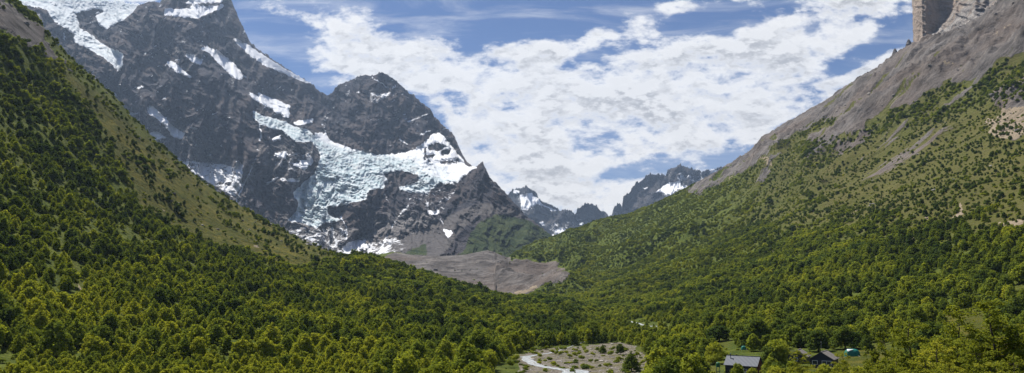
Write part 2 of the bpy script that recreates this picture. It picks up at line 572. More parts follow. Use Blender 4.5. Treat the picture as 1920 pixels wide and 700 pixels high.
# ------------------------------------------------------------------ GROUND (one sheet, camera to beyond the mountains)
LEFT_CREST = [(-500, -330), (-200, -150), (-60, -50), (0, 4), (15, 14), (30, 30), (55, 50), (80, 72), (100, 97), (115, 114), (150, 143), (175, 163), (190, 178),
              (220, 202), (245, 233), (270, 254), (295, 279), (325, 304), (350, 324), (382, 352), (435, 386), (500, 421), (575, 456), (640, 480), (704, 486),
              (747, 497), (781, 510), (833, 526), (889, 545), (949, 560), (1009, 563), (1052, 571), (1090, 585), (1130, 592), (1200, 583), (1300, 560), (1400, 530),
              (1600, 475), (1800, 410), (1920, 360), (2400, 180), (3200, -150)]
LEFT_R = [(-500, 1150), (400, 1150), (600, 1120), (900, 1050), (1000, 980), (1100, 880), (1200, 850), (1400, 850), (1600, 800), (1920, 780), (3200, 700)]
RIGHT_CREST = [(-500, 200), (0, 420), (400, 470), (600, 500), (700, 480), (739, 474), (773, 479), (824, 481), (871, 479), (914, 471), (940, 477), (953, 484), (965, 476), (985, 468), (1010, 460),
               (1036, 450), (1072, 437), (1100, 429), (1140, 415), (1180, 407), (1220, 393), (1260, 377), (1320, 345), (1360, 322), (1405, 295), (1470, 250), (1520, 220),
               (1560, 195), (1600, 172), (1640, 151), (1670, 133), (1700, 110), (1740, 92), (1780, 80), (1810, 70), (1840, 54), (1866, 36), (1920, 0), (2000, -60), (2400, -330), (3200, -800)]
RIGHT_R = [(-500, 2300), (914, 2300), (950, 2350), (1036, 3000), (1100, 3000), (1200, 2850), (1300, 2700), (1400, 2550), (1600, 2350), (1800, 2150), (1920, 2050), (3200, 1900)]


def with_r(c, rr):
    xs, rs = zip(*rr)
    return [(x, y, float(np.interp(x, xs, rs))) for x, y in c]


CURVES = [
    [(-500, 3000, 3), (3200, 3000, 3)],
    [(-500, 900, 40), (960, 860, 40), (3200, 860, 40)],
    [(-500, 780, 130), (960, 850, 120), (1900, 830, 120), (3200, 700, 120)],
    [(-500, 640, 250), (0, 700, 255), (400, 700, 255), (1000, 700, 265), (1200, 700, 268), (1600, 700, 255), (1920, 698, 245), (3200, 560, 200)],
    [(-500, 330, 380), (0, 500, 400), (200, 540, 420), (400, 575, 430), (600, 610, 440), (750, 625, 430), (900, 640, 420), (1000, 656, 400), (1100, 659, 380), (1200, 657, 380), (1300, 651, 380),
     (1400, 648, 360), (1600, 648, 340), (1800, 638, 330), (1920, 625, 330), (2400, 520, 330), (3200, 300, 330)],
    [(-500, -10, 650), (0, 260, 680), (200, 360, 700), (400, 465, 720), (600, 535, 720), (750, 560, 700), (900, 592, 650), (1000, 614, 600), (1100, 620, 560), (1200, 617, 560), (1300, 605, 560),
     (1400, 590, 540), (1600, 575, 500), (1800, 548, 480), (1920, 520, 480), (2400, 380, 480), (3200, 150, 480)],
    with_r(LEFT_CREST, LEFT_R),
    [(-500, 150, 1500), (0, 280, 1500), (200, 380, 1500), (400, 470, 1450), (600, 520, 1400), (750, 540, 1400), (900, 562, 1350), (1000, 566, 1300), (1100, 560, 1250), (1200, 540, 1200), (1300, 505, 1200),
     (1400, 478, 1150), (1600, 410, 1100), (1800, 330, 1050), (1920, 260, 1050), (2400, 0, 1050), (3200, -400, 1000)],
    [(-500, 200, 1900), (0, 400, 1900), (400, 490, 1900), (600, 515, 1800), (750, 520, 1800), (900, 530, 1750), (1000, 524, 1800), (1100, 488, 1900), (1200, 460, 1800), (1300, 430, 1700), (1400, 395, 1650),
     (1600, 310, 1550), (1800, 220, 1450), (1920, 140, 1450), (2400, -150, 1450), (3200, -600, 1400)],
    with_r(RIGHT_CREST, RIGHT_R),
]
SEG = [6, 10, 24, 70, 60, 90, 70, 90, 130]
u0 = np.linspace(-0.735, 0.735, 1080)
U = np.concatenate([np.linspace(-1.9, -0.745, 60), u0, np.linspace(0.745, 1.9, 60)])
cr, ce = [], []
for k, cv in enumerate(CURVES):
    a = np.array(cv, float)
    uu, ee = ue(a[:, 0], a[:, 1])
    o = np.argsort(uu)
    uu, ee, rr = uu[o], ee[o], a[:, 2][o]
    if k in (6, 9):
        e_ = np.interp(U, uu, ee)
    else:
        e_ = pchip(uu, ee, U)
    r_ = pchip(uu, rr, U)
    if k not in (6, 9):                       # soften the coarse curves sideways
        ker = np.hanning(81); ker /= ker.sum()
        e_ = np.convolve(np.pad(e_, 40, mode='edge'), ker, 'valid'); r_ = np.convolve(np.pad(r_, 40, mode='edge'), ker, 'valid')
    else:
        ker = np.hanning(41); ker /= ker.sum()
        r_ = np.convolve(np.pad(r_, 20, mode='edge'), ker, 'valid')
    cr.append(r_); ce.append(e_)
cr, ce = np.array(cr), np.array(ce)
cr[0] = 3.0; ce[0] = -1.7 / 3.0 * 1.0
# beyond the last crest: the far side falls, then low land to the horizon
z9 = cr[9] * ce[9]
cr = np.vstack([cr, cr[9] + 350, cr[9] * 0 + 5200, cr[9] * 0 + 11400])
ce = np.vstack([ce, (z9 - 170) / cr[10], ce[9] * 0 - 60 / 5200, ce[9] * 0 - 110 / 11400])
SEG += [14, 12, 6]
rows_r, rows_z, seg_id = [], [], []
lr = np.log(cr)
# z as a function of log r, shape preserving, done for all columns together
zk = cr * ce
h = np.diff(lr, axis=0); d = np.diff(zk, axis=0) / h
mk = np.zeros_like(zk); mk[0], mk[-1] = d[0], d[-1]
for i in range(1, len(zk) - 1):
    ok = d[i - 1] * d[i] > 0
    w1, w2 = 2 * h[i] + h[i - 1], h[i] + 2 * h[i - 1]
    with np.errstate(all='ignore'):
        mm = (w1 + w2) / (w1 / d[i - 1] + w2 / d[i])
    mk[i] = np.where(ok, mm, 0)
for k, n in enumerate(SEG):
    for j in range(n + (1 if k == len(SEG) - 1 else 0)):
        t = j / n
        L = lr[k] + t * h[k]
        zz = ((2 * t**3 - 3 * t**2 + 1) * zk[k] + (t**3 - 2 * t**2 + t) * h[k] * mk[k] + (-2 * t**3 + 3 * t**2) * zk[k + 1] + (t**3 - t**2) * h[k] * mk[k + 1])
        rows_r.append(np.exp(L)); rows_z.append(zz); seg_id.append(k + t)
GR, GZ = np.array(rows_r), np.array(rows_z)
SEGID = np.repeat(np.array(seg_id)[:, None], len(U), 1)
cosu = 1 / np.sqrt(1 + U * U)
GX, GY = GR * (U * cosu)[None, :], GR * cosu[None, :]
B = (-420, -320, 2420, 760)
mr, mg, mv, mb, mt = Mask(*B), Mask(*B), Mask(*B), Mask(*B), Mask(*B)
# rock and scree
mr.poly([(1290, 365), (1320, 300), (1400, 240), (1520, 160), (1700, 40), (1780, 10), (1920, -70), (2420, -320), (2420, 80), (1920, 96), (1880, 118), (1830, 150), (1790, 160), (1720, 190), (1640, 222),
         (1600, 250), (1560, 262), (1510, 262), (1470, 285), (1420, 308), (1370, 336)])
mr.poly([(1400, 300), (1560, 215), (1700, 130), (1740, 175), (1650, 232), (1560, 282), (1480, 318), (1390, 352)], .62)
mr.poly([(1560, 275), (1600, 262), (1640, 232), (1700, 200), (1690, 218), (1620, 268), (1570, 292)], 1)
mr.poly([(1850, 178), (1920, 140), (1960, 130), (1960, 230), (1900, 262), (1862, 250), (1880, 210)], .9)
mr.poly([(-420, -320), (0, -10), (60, 40), (118, 108), (128, 128), (100, 112), (60, 88), (0, 52), (-420, -160)])
mr.poly([(690, 496), (739, 468), (824, 474), (914, 465), (945, 472), (960, 488), (1004, 490), (1043, 497), (1072, 511), (1045, 530), (1000, 550), (950, 575), (850, 575), (700, 530)], 1)
mr.line([(1690, 240), (1720, 232), (1745, 205)], 3, .8); mr.line([(1590, 330), (1640, 290)], 2.5, .7)
mr.line([(1440, 300), (1465, 290)], 3, .8); mr.line([(1310, 350), (1360, 326)], 4, .8)
mr.poly([(1365, 350), (1440, 300), (1448, 306), (1380, 350)], .5)
# green fingers reaching up into the scree
for l, wd in (([(1450, 280), (1520, 243), (1560, 226)], 9), ([(1580, 262), (1606, 250)], 5), ([(1640, 236), (1700, 205), (1780, 165)], 12), ([(1848, 142), (1886, 118)], 10), ([(1360, 345), (1420, 322), (1500, 270)], 12)):
    t = Mask(*B).line(l, wd, 1.0); mr.a = np.clip(mr.a - t.a * 0.9, 0, 1)
# open grass
mg.poly([(80, 80), (230, 225), (390, 350), (560, 446), (640, 472), (660, 492), (600, 505), (520, 500), (430, 472), (350, 446), (300, 424), (262, 384), (242, 340), (212, 280), (180, 222), (120, 140)])
mg.poly([(1560, 668), (1620, 650), (1690, 655), (1700, 690), (1600, 705), (1480, 705)], 1)
mg.poly([(1740, 640), (1760, 590), (1830, 575), (1870, 620), (1850, 650)], 1)
mg.poly([(1880, 540), (1960, 530), (1960, 570), (1900, 566)], .8)
mg.poly([(1275, 700), (1285, 680), (1340, 682), (1350, 705)], 1); mg.poly([(1320, 640), (1375, 636), (1378, 650), (1325, 655)], 1)
mg.poly([(1120, 655), (1260, 645), (1300, 690), (1260, 705), (1220, 690)], .6)
mg.poly([(1500, 330), (1600, 260), (1750, 220), (1850, 190), (2420, 180), (2420, 420), (1920, 440), (1800, 430), (1700, 440), (1600, 430), (1520, 380)], .42)
mg.poly([(120, 500), (150, 495), (160, 540), (135, 550)], .7)
mg.poly([(590, 505), (650, 500), (700, 515), (640, 522)], .5)
# bare tan earth
for pl in ([(1855, 225), (1880, 205), (1920, 200), (1930, 250), (1890, 262), (1860, 255)], [(1655, 455), (1690, 440), (1715, 428), (1712, 440), (1680, 460)], [(1778, 412), (1800, 400), (1812, 410), (1785, 425)],
           [(1792, 385), (1806, 380), (1812, 402), (1798, 405)], [(1875, 418), (1918, 412), (1918, 424), (1880, 428)], [(1596, 398), (1615, 392), (1612, 402), (1600, 404)], [(1292, 632), (1312, 612), (1322, 612), (1318, 628), (1296, 640)],
           [(1322, 618), (1332, 612), (1328, 630), (1322, 636)], [(1738, 406), (1752, 402), (1750, 412)], [(462, 460), (490, 456), (486, 468)], [(268, 382), (284, 398), (276, 404), (262, 388)],
           [(1362, 560), (1372, 548), (1376, 556)], [(1470, 448), (1490, 440), (1484, 452)], [(1610, 425), (1624, 420), (1620, 430)], [(960, 545), (1000, 540), (1010, 548), (980, 552)],
           [(1500, 500), (1512, 490), (1512, 500)], [(1440, 470), (1462, 455), (1458, 466)], [(1760, 118), (1790, 112), (1786, 124)], [(1420, 305), (1450, 296), (1440, 308)]):
    mb.poly(pl)
mb.line([(1340, 345), (1380, 325)], 2, .7); mb.line([(262, 386), (262, 400), (266, 412)], 2, .8); mb.line([(300, 388), (318, 396)], 1.6, .7); mb.line([(136, 520), (150, 545)], 2.0, .7)
mb.line([(1535, 270), (1700, 150)], 3, .4); mb.line([(1800, 92), (1900, 40)], 3, .5)
mb.line([(455, 395), (500, 425)], 1.5, .6)
# river gravel
mv.poly([(950, 669), (985, 663), (1012, 654), (1060, 651), (1100, 648), (1165, 643), (1190, 647), (1205, 662), (1225, 678), (1240, 690), (1190, 720), (930, 740), (975, 690), (968, 675)])
mv.poly([(1165, 600), (1200, 600), (1250, 612), (1262, 620), (1215, 618)], .45)
# where trees grow (0..1)
mt.a[:] = 0.92
mt.poly([(70, 30), (230, 170), (390, 300), (560, 410), (640, 448), (672, 470), (665, 492), (600, 505), (520, 500), (430, 472), (350, 446), (300, 424), (262, 384), (242, 340), (212, 280), (180, 222), (120, 140)], .36, 'set')
mt.poly([(-420, -320), (0, -10), (60, 40), (118, 108), (128, 128), (100, 112), (60, 88), (0, 52), (-420, -160)], .03, 'set')
mt.poly([(1420, 370), (1600, 262), (1750, 230), (1850, 190), (2420, 180), (2420, 500), (1920, 495), (1800, 490), (1700, 480), (1600, 470), (1450, 430)], .60, 'set')
mt.poly([(1500, 340), (1600, 270), (1750, 230), (1850, 190), (2420, 180), (2420, 400), (1920, 440), (1800, 430), (1700, 410), (1600, 390), (1520, 370)], .42, 'set')
mt.poly([(380, 300), (560, 410), (640, 448), (665, 492), (600, 505), (520, 480), (440, 430)], .34, 'set')
mt.poly([(1290, 365), (1320, 300), (1400, 240), (1520, 160), (1700, 40), (1780, 10), (1920, -70), (2420, -320), (2420, 90), (1920, 120), (1880, 130), (1830, 160), (1790, 170), (1720, 200), (1640, 230),
         (1600, 256), (1560, 268), (1510, 268), (1470, 290), (1420, 312), (1370, 342)], .0, 'set')
for l in ([(1450, 280), (1520, 243), (1560, 226)], [(1640, 236), (1700, 205), (1780, 165), (1850, 172)], [(1850, 140), (1886, 120)], [(1350, 350), (1420, 322), (1500, 275), (1560, 262)]):
    mt.line(l, 6, .95)
mt.poly([(690, 505), (739, 474), (824, 480), (914, 470), (940, 477), (960, 490), (1004, 492), (1043, 499), (1069, 511), (1040, 530), (1000, 552), (950, 575), (850, 575), (700, 530)], .012, 'set')
mt.poly([(944, 668), (1008, 655), (1060, 650), (1120, 646), (1165, 643), (1190, 648), (1215, 660), (1225, 672), (1240, 700), (1200, 720), (940, 720), (925, 690)], .0, 'set')
mt.poly([(1555, 664), (1620, 655), (1690, 650), (1700, 700), (1600, 712), (1560, 705)], .0, 'set')
mt.poly([(1735, 645), (1755, 595), (1830, 580), (1865, 620), (1850, 655)], .05, 'set')
mt.poly([(1168, 600), (1200, 598), (1262, 611), (1262, 622), (1205, 622)], .3, 'set')
mt.poly([(1275, 705), (1285, 680), (1340, 682), (1350, 708)], .0, 'set')
mt.poly([(1320, 642), (1375, 638), (1378, 652), (1325, 657)], .05, 'set')
mt.poly([(1880, 540), (1960, 530), (1960, 570), (1900, 566)], .25, 'set')
mt.poly([(1350, 660), (1445, 660), (1445, 720), (1350, 720)], .0, 'set')
mt.poly([(1476, 655), (1618, 650), (1618, 700), (1476, 700)], .0, 'set')
mt.poly([(120, 500), (150, 495), (160, 540), (135, 550)], .2, 'set')
for m_, s_ in ((mr, 3), (mg, 11), (mv, 2.0), (mb, 1.2), (mt, 2.2)): m_.blur(s_)

# relief: gullies that run down the slopes, larger farther away
gpx, gpy = proj(GX, GY, GZ)
slope_side = np.where(U[None, :] > 0.02, 1.0, 0.0) * smooth(350, 1200, GR) * (SEGID < 10)
a_r = smooth(300, 1200, GR)
left = (SEGID <= 6.3) * (U[None, :] < 0.08)
gul_r = ridged(GX / 330 + 0.35 * fbm(GX / 500, GY / 500, seed=3), GY / 620, GZ / 1500, 6, 0.5, seed=5)
gul_l = fbm(GX / 190, GY / 190, None, 5, 0.5, seed=9)
valley = 1 - smooth(3, 14, GZ + 34 - 0.0 * GR)          # the flat valley floor keeps flat
dz = (gul_r - 0.9) * 40 * smooth(700, 2200, GR) * (U[None, :] > -0.02) + gul_l * 9 * smooth(280, 900, GR)
dz += fbm(GX / 45, GY / 45, None, 4, 0.55, seed=21) * (1.0 * smooth(250, 500, GR) + 2.2 * smooth(900, 2000, GR))
crestfade = np.where(np.abs(SEGID - 6) < 0.5, np.clip(np.abs(SEGID - 6) * 2, 0.22, 1) if True else 1, 1)
crestfade = np.where(U[None, :] < 0.08, crestfade, 1)
cf9 = np.clip(np.abs(SEGID - 9) * 1.6, 0.20, 1)
dz *= crestfade * cf9
dz *= smooth(-24, 2, GZ) * 0.9 + 0.1
gp0, gq0 = proj(GX, GY, GZ)
scr = mr.at(gp0, gq0) * np.where(gp0 < 1150, .22, 1) * smooth(1000, 1500, GR) * (SEGID > 6.2) * np.clip(np.abs(SEGID - 9) * 3, .35, 1)
dz += scr * (7 * ridged(GX / 70, GY / 50, GZ / 60, 5, .6, seed=71) + 9 * np.clip(fbm(GX / 110, GY / 60, None, 5, .6, seed=73) - .25, 0, 1)) * 1.2
dz[SEGID > 9.9] = 0
GZ = GZ + dz
# masks of ground cover
gpx, gpy = proj(GX, GY, GZ)
wx = gpx + 10 * fbm(gpx / 45, gpy / 22, None, 4, 0.6, seed=41) * np.clip(GR / 600, .4, 1.4)
wy = gpy + 7 * fbm(gpx / 45, gpy / 22, None, 4, 0.6, seed=47) * np.clip(GR / 600, .4, 1.4)
vis = (SEGID <= 6.05) | (U[None, :] > 0.02) | ((SEGID > 7.0) & (SEGID <= 9.3) & (U[None, :] > -0.2))
inb = (wx > -400) & (wx < 2400)
A_rock = np.where(vis, mr.at(wx, wy), 0.15); A_grass = np.where(vis, mg.at(wx, wy), 0.3)
A_grav = np.where((GR < 700), mv.at(wx, wy), 0); A_bare = np.where(vis, mb.at(wx, wy), 0)
A_rock = np.where(SEGID > 9.6, 0.9, A_rock)
spur_ = (SEGID < 6.06) & (gpx > 640) & (gpx < 1110) & (gpy < 600) & (gpy > 440)
A_rock = np.where(spur_, 0.0, A_rock)
streak = fbm(GX / 240, GY / 46, None, 5, .6, seed=61)
rs = smooth(900, 1500, GR) * (U[None, :] > .05)
A_rock = np.clip(A_rock + .55 * streak * rs * smooth(.02, .3, A_rock) * (1 - smooth(.9, 1.3, A_rock)) + .75 * smooth(.15, .7, streak) * rs * (gpy < 340) * (gpy > -50) - .75 * smooth(-.25, -.8, streak) * rs * smooth(60, 160, gpy), 0, 1)
tw_ = 1 + .9 * (U[None, :] < -.1) * smooth(350, 600, GR)
A_dry = np.clip(.9 * smooth(1280, 1480, gpx) * smooth(500, 400, gpy) * (SEGID > 4) + .25 * (gpx < 700) * (SEGID > 3.5) * smooth(600, 480, gpy) + .3 * fbm(GX / 90, GY / 60, None, 4, .6, seed=67), 0, 1)
A_tree = np.where(vis, mt.at(gpx + (wx - gpx) * .6 * tw_, gpy + (wy - gpy) * .6 * tw_), 0.5)
A_tree = A_tree * (1 - .75 * smooth(.0, .6, streak) * rs * (gpx > 1300) * (gpy < 420))
A_tree = np.where((SEGID > 9.2) | (SEGID < 3.0 - 0.55), 0, A_tree)
A_tree = np.where((SEGID > 6.04) & (SEGID < 7.5) & (U[None, :] < -0.16), 0.02, A_tree)
A_tree = np.where(spur_ & (gpx > 660), 0.92, A_tree)
A_tree = np.where((A_rock > .45) & (SEGID > 6.1) & (U[None, :] < .1), 0.01, A_tree)
A_tree = np.where((SEGID > 8.6) & (U[None, :] < -0.02), 0, A_tree)
V = np.stack([GX, GY, GZ], -1).reshape(-1, 3)
NR, NC = GX.shape
ground = mesh_np('ground', V, grid_faces(NR, NC), M_GROUND, dict(rock=A_rock, grass=A_grass, gravel=A_grav, bare=A_bare, dry=A_dry))
tag(ground, kind='structure', label='valley floor and the wooded, grassy and stony slopes')


def ground_z(x, y):
    """height of the ground sheet under a point"""
    uq = x / y; rq = math.hypot(x, y)
    j = int(np.clip(np.searchsorted(U, uq) - 1, 0, NC - 2)); tu = (uq - U[j]) / (U[j + 1] - U[j])
    zs = []
    for jj in (j, j + 1):
        i = int(np.clip(np.searchsorted(GR[:, jj], rq) - 1, 0, NR - 2))
        t = (rq - GR[i, jj]) / (GR[i + 1, jj] - GR[i, jj])
        zs.append(GZ[i, jj] * (1 - t) + GZ[i + 1, jj] * t)
    return zs[0] * (1 - tu) + zs[1] * tu


def hit(px, py):
    """the place on the ground that the photograph shows at px, py"""
    X_, Y_, Z_ = ray(px, py)
    uq, e = float(X_ / Y_), float(Z_ / math.hypot(X_, Y_))
    j = int(np.clip(np.searchsorted(U, uq) - 1, 0, NC - 2))
    el = GZ[:, j] / GR[:, j]
    ok = np.where((el >= e) & (GR[:, j] > 120))[0]
    i = ok[0]
    t = (e - el[i - 1]) / (el[i] - el[i - 1])
    r_ = GR[i - 1, j] + t * (GR[i, j] - GR[i - 1, j])
    q = math.hypot(X_, Y_)
    x, y = float(X_) / q * r_, float(Y_) / q * r_
    return Vector((x, y, ground_z(x, y)))


# ------------------------------------------------------------------ MOUNTAINS
def tps(pts, q, scale=200.0, lam=1e-3):
    p = np.array(pts, float); xy, val = p[:, :2] / scale, p[:, 2]
    def k(a, b):
        d2 = ((a[:, None, :] - b[None, :, :])**2).sum(-1)
        return 0.5 * d2 * np.log(d2 + 1e-9)
    n = len(p)
    A = np.zeros((n + 3, n + 3)); A[:n, :n] = k(xy, xy) + lam * np.eye(n)
    A[:n, n] = 1; A[:n, n + 1:] = xy; A[n, :n] = 1; A[n + 1:, :n] = xy.T
    sol = np.linalg.solve(A, np.concatenate([val, [0, 0, 0]]))
    out = []
    for c in np.array_split(q / scale, 60):
        out.append(k(c, xy) @ sol[:n] + sol[n] + c @ sol[n + 1:])
    return np.concatenate(out)


def ranges(name, crest, ctrl, px0, px1, ncol, nrow, base, mat, relief, masks, rough_crest, ridges=(), seed=0, vstretch=0.45, ledge=7.0):
    pxs = np.linspace(px0, px1, ncol)
    cx, cy = zip(*crest)
    cy_ = np.interp(pxs, cx, cy)
    cy_ = cy_ - rough_crest * np.abs(fbm(pxs / 9, pxs * 0 + 3.3, None, 5, 0.6, seed=seed)) + rough_crest * 0.35
    bx, by = zip(*base)
    by_ = np.interp(pxs, bx, by)
    t = np.linspace(0, 1, nrow)[:, None]
    PXg = np.repeat(pxs[None, :], nrow, 0)
    PYg = cy_[None, :] + t * (by_ - cy_)[None, :]
    q = np.stack([PXg.ravel(), PYg.ravel()], -1)
    qs = q[:, :].copy()
    # coarse evaluation of the smooth shape, then bilinear
    gx = np.linspace(px0 - 5, px1 + 5, 130); gy = np.linspace(PYg.min() - 5, PYg.max() + 5, 90)
    mgx, mgy = np.meshgrid(gx, gy)
    base_d = tps(ctrl, np.stack([mgx.ravel(), mgy.ravel()], -1)).reshape(mgx.shape)
    fx = (q[:, 0] - gx[0]) / (gx[1] - gx[0]); fy = (q[:, 1] - gy[0]) / (gy[1] - gy[0])
    ix, iy = np.clip(fx.astype(int), 0, 128), np.clip(fy.astype(int), 0, 88)
    fx -= ix; fy -= iy
    D = ((base_d[iy, ix] * (1 - fx) + base_d[iy, ix + 1] * fx) * (1 - fy) + (base_d[iy + 1, ix] * (1 - fx) + base_d[iy + 1, ix + 1] * fx) * fy).reshape(PXg.shape) * 1000
    km = D.mean() / 1507.0                                   # metres per photo pixel, roughly
    wxx = PXg + 14 * fbm(PXg / 60, PYg / 60, None, 4, .5, seed=seed + 1)
    wyy = PYg + 14 * fbm(PXg / 60, PYg / 60, None, 4, .5, seed=seed + 2)
    s1, s2, s3 = relief
    soft = np.ones_like(D)
    mk = masks(PXg + 2.2 * fbm(PXg / 9, PYg / 9, None, 3, .6, seed=seed + 8), PYg + 2.2 * fbm(PXg / 9, PYg / 9, None, 3, .6, seed=seed + 9))
    soft = 1 - 0.62 * np.clip(mk['snow'], 0, 1) - 0.6 * mk.get('green', 0) - 0.55 * mk.get('scree', 0)
    soft = np.clip(soft, .22, 1)
    big = ridged(wxx / 95, wyy / 95 * vstretch, None, 7, 0.55, seed=seed + 3)
    fin = ridged(wxx / 26, wyy / 26 * (vstretch + .1), None, 5, 0.58, seed=seed + 4)
    dia = fbm((wxx + wyy * .7) / 30, (wyy - wxx * .35) / 9, None, 5, .6, seed=seed + 5)
    edge = np.clip(t * 14, 0.12, 1)
    D = D - (big - 1.0) * s1 * soft * edge - (fin - .9) * s2 * soft * edge - dia * s3 * soft * edge
    for (pts, wd, amp) in ridges:
        p = np.array(pts, float)
        best = np.full(D.shape, 1e9)
        for (xa, ya), (xb, yb) in zip(p[:-1], p[1:]):
            L = (xb - xa)**2 + (yb - ya)**2
            tt = np.clip(((PXg - xa) * (xb - xa) + (PYg - ya) * (yb - ya)) / L, 0, 1)
            best = np.minimum(best, np.hypot(PXg - xa - tt * (xb - xa), PYg - ya - tt * (yb - ya)))
        D = D - amp * np.exp(-best / wd)
    dpy = np.gradient(PYg, axis=0)
    def blur_ax(A, sg, ax):
        k = int(3 * sg) + 1; g = np.exp(-.5 * (np.arange(-k, k + 1) / sg)**2); g /= g.sum()
        return np.apply_along_axis(lambda m_: np.convolve(np.pad(m_, k, mode='edge'), g, 'valid'), ax, A)
    sm = blur_ax(np.clip(mk['snow'] * 1.3, 0, 1), 3.0, 1) * ledge
    C = np.cumsum((sm * dpy)[::-1], 0)[::-1]
    D = D + (C - blur_ax(C, 55, 0)) * edge * .8
    ice = mk.get('ice', 0)
    if not np.isscalar(ice):
        ser = ridged((PXg + wyy * .3) / 9, (wyy + PXg * .10) / 6, None, 6, .62, seed=seed + 6)
        D = D - ice * (ser - .8) * 17
    Xr, Yr, Zr = ray(PXg, PYg)
    H = np.hypot(Xr, Yr)
    P = np.stack([Xr / H * D, Yr / H * D, Zr / H * D], -1)
    # the far side of the range, falling away behind the crest
    back = []
    for k, (dd, dzv) in enumerate(((260, 60), (700, 330), (1300, 900), (1900, 1800))):
        nz = fbm(pxs / 30, pxs * 0 + k * 5.1, None, 4, .5, seed=seed + 70) * 120
        Db = D[0] + dd
        back.append(np.stack([Xr[0] / H[0] * Db, Yr[0] / H[0] * Db, P[0, :, 2] - dzv + nz * (k > 0)], -1))
    P = np.concatenate([np.array(back[::-1]), P], 0)
    pad = lambda a: np.concatenate([np.repeat(a[:1], 4, 0), a], 0)
    attrs = {}
    for k_ in ('snow', 'ice', 'green', 'scree', 'pale'):
        v_ = mk.get(k_, 0)
        attrs[k_] = pad(np.broadcast_to(np.asarray(v_, float), D.shape))
    o = mesh_np(name, P.reshape(-1, 3), grid_faces(P.shape[0], ncol), mat, attrs)
    tag(o, kind='structure')
    return o


# --- the great mountain with its glacier, on the left
CREST_M = [(-420, -120), (-200, -60), (0, -15), (180, -4), (210, 3), (265, 8), (278, 2), (300, 4), (310, -10), (350, -45), (400, -50), (425, -15), (434, 0), (448, 35), (458, 55), (470, 80), (485, 93), (510, 110),
           (545, 133), (586, 158), (600, 172), (612, 178), (620, 177), (630, 163), (636, 158), (650, 153), (672, 143), (685, 139), (697, 142), (705, 140), (712, 135), (722, 137), (732, 143), (742, 150), (755, 162), (768, 175),
           (775, 178), (790, 192), (806, 203), (815, 220), (828, 232), (848, 250), (855, 262), (862, 278), (868, 290), (876, 303), (885, 310), (893, 312), (900, 306), (905, 305), (912, 318),
           (920, 335), (935, 348), (950, 363), (962, 378), (975, 392), (985, 403), (1000, 414), (1020, 430), (1036, 443), (1060, 456), (1110, 480)]
CTRL_M = [(-400, -100, 6.2), (-200, 100, 5.8), (0, -15, 6.7), (200, 0, 6.8), (300, 0, 6.3), (400, -50, 7.0), (434, 0, 6.8), (586, 158, 6.6), (612, 177, 6.55), (712, 135, 6.45), (806, 203, 6.2), (876, 303, 5.3), (905, 305, 4.7), (950, 363, 4.4), (1036, 443, 3.9),
          (130, 40, 6.3), (60, 40, 6.1), (220, 120, 5.7), (300, 60, 5.95), (350, 150, 5.4), (440, 300, 4.75), (500, 400, 4.35), (150, 150, 5.45), (300, 250, 5.0), (400, 330, 4.7), (450, 380, 4.45), (470, 180, 5.5), (420, 100, 6.05), (480, 215, 5.25),
          (540, 250, 5.1), (600, 262, 5.35), (600, 310, 4.85), (660, 330, 4.85), (580, 400, 4.45), (540, 420, 4.3), (640, 285, 5.3), (740, 300, 5.3), (830, 300, 5.2), (800, 335, 4.85), (860, 330, 4.8), (640, 400, 4.35), (740, 380, 4.45),
          (700, 450, 4.05), (600, 440, 4.15), (800, 440, 3.95), (860, 400, 4.2), (910, 390, 4.0), (940, 440, 3.6), (880, 470, 3.25), (760, 490, 3.1), (1000, 480, 3.4), (700, 600, 2.6), (1000, 600, 2.6), (300, 600, 3.0), (0, 500, 3.8), (500, 520, 3.3), (-400, 500, 4.0), (1100, 520, 3.2)]
ICE = [(-6, 12), (0, 0)]


def c2(pts): return [(400 + .5714 * x, 100 + .5714 * y) for x, y in pts]
def c4(pts): return [(600 + .2857 * x, 120 + .2857 * y) for x, y in pts]


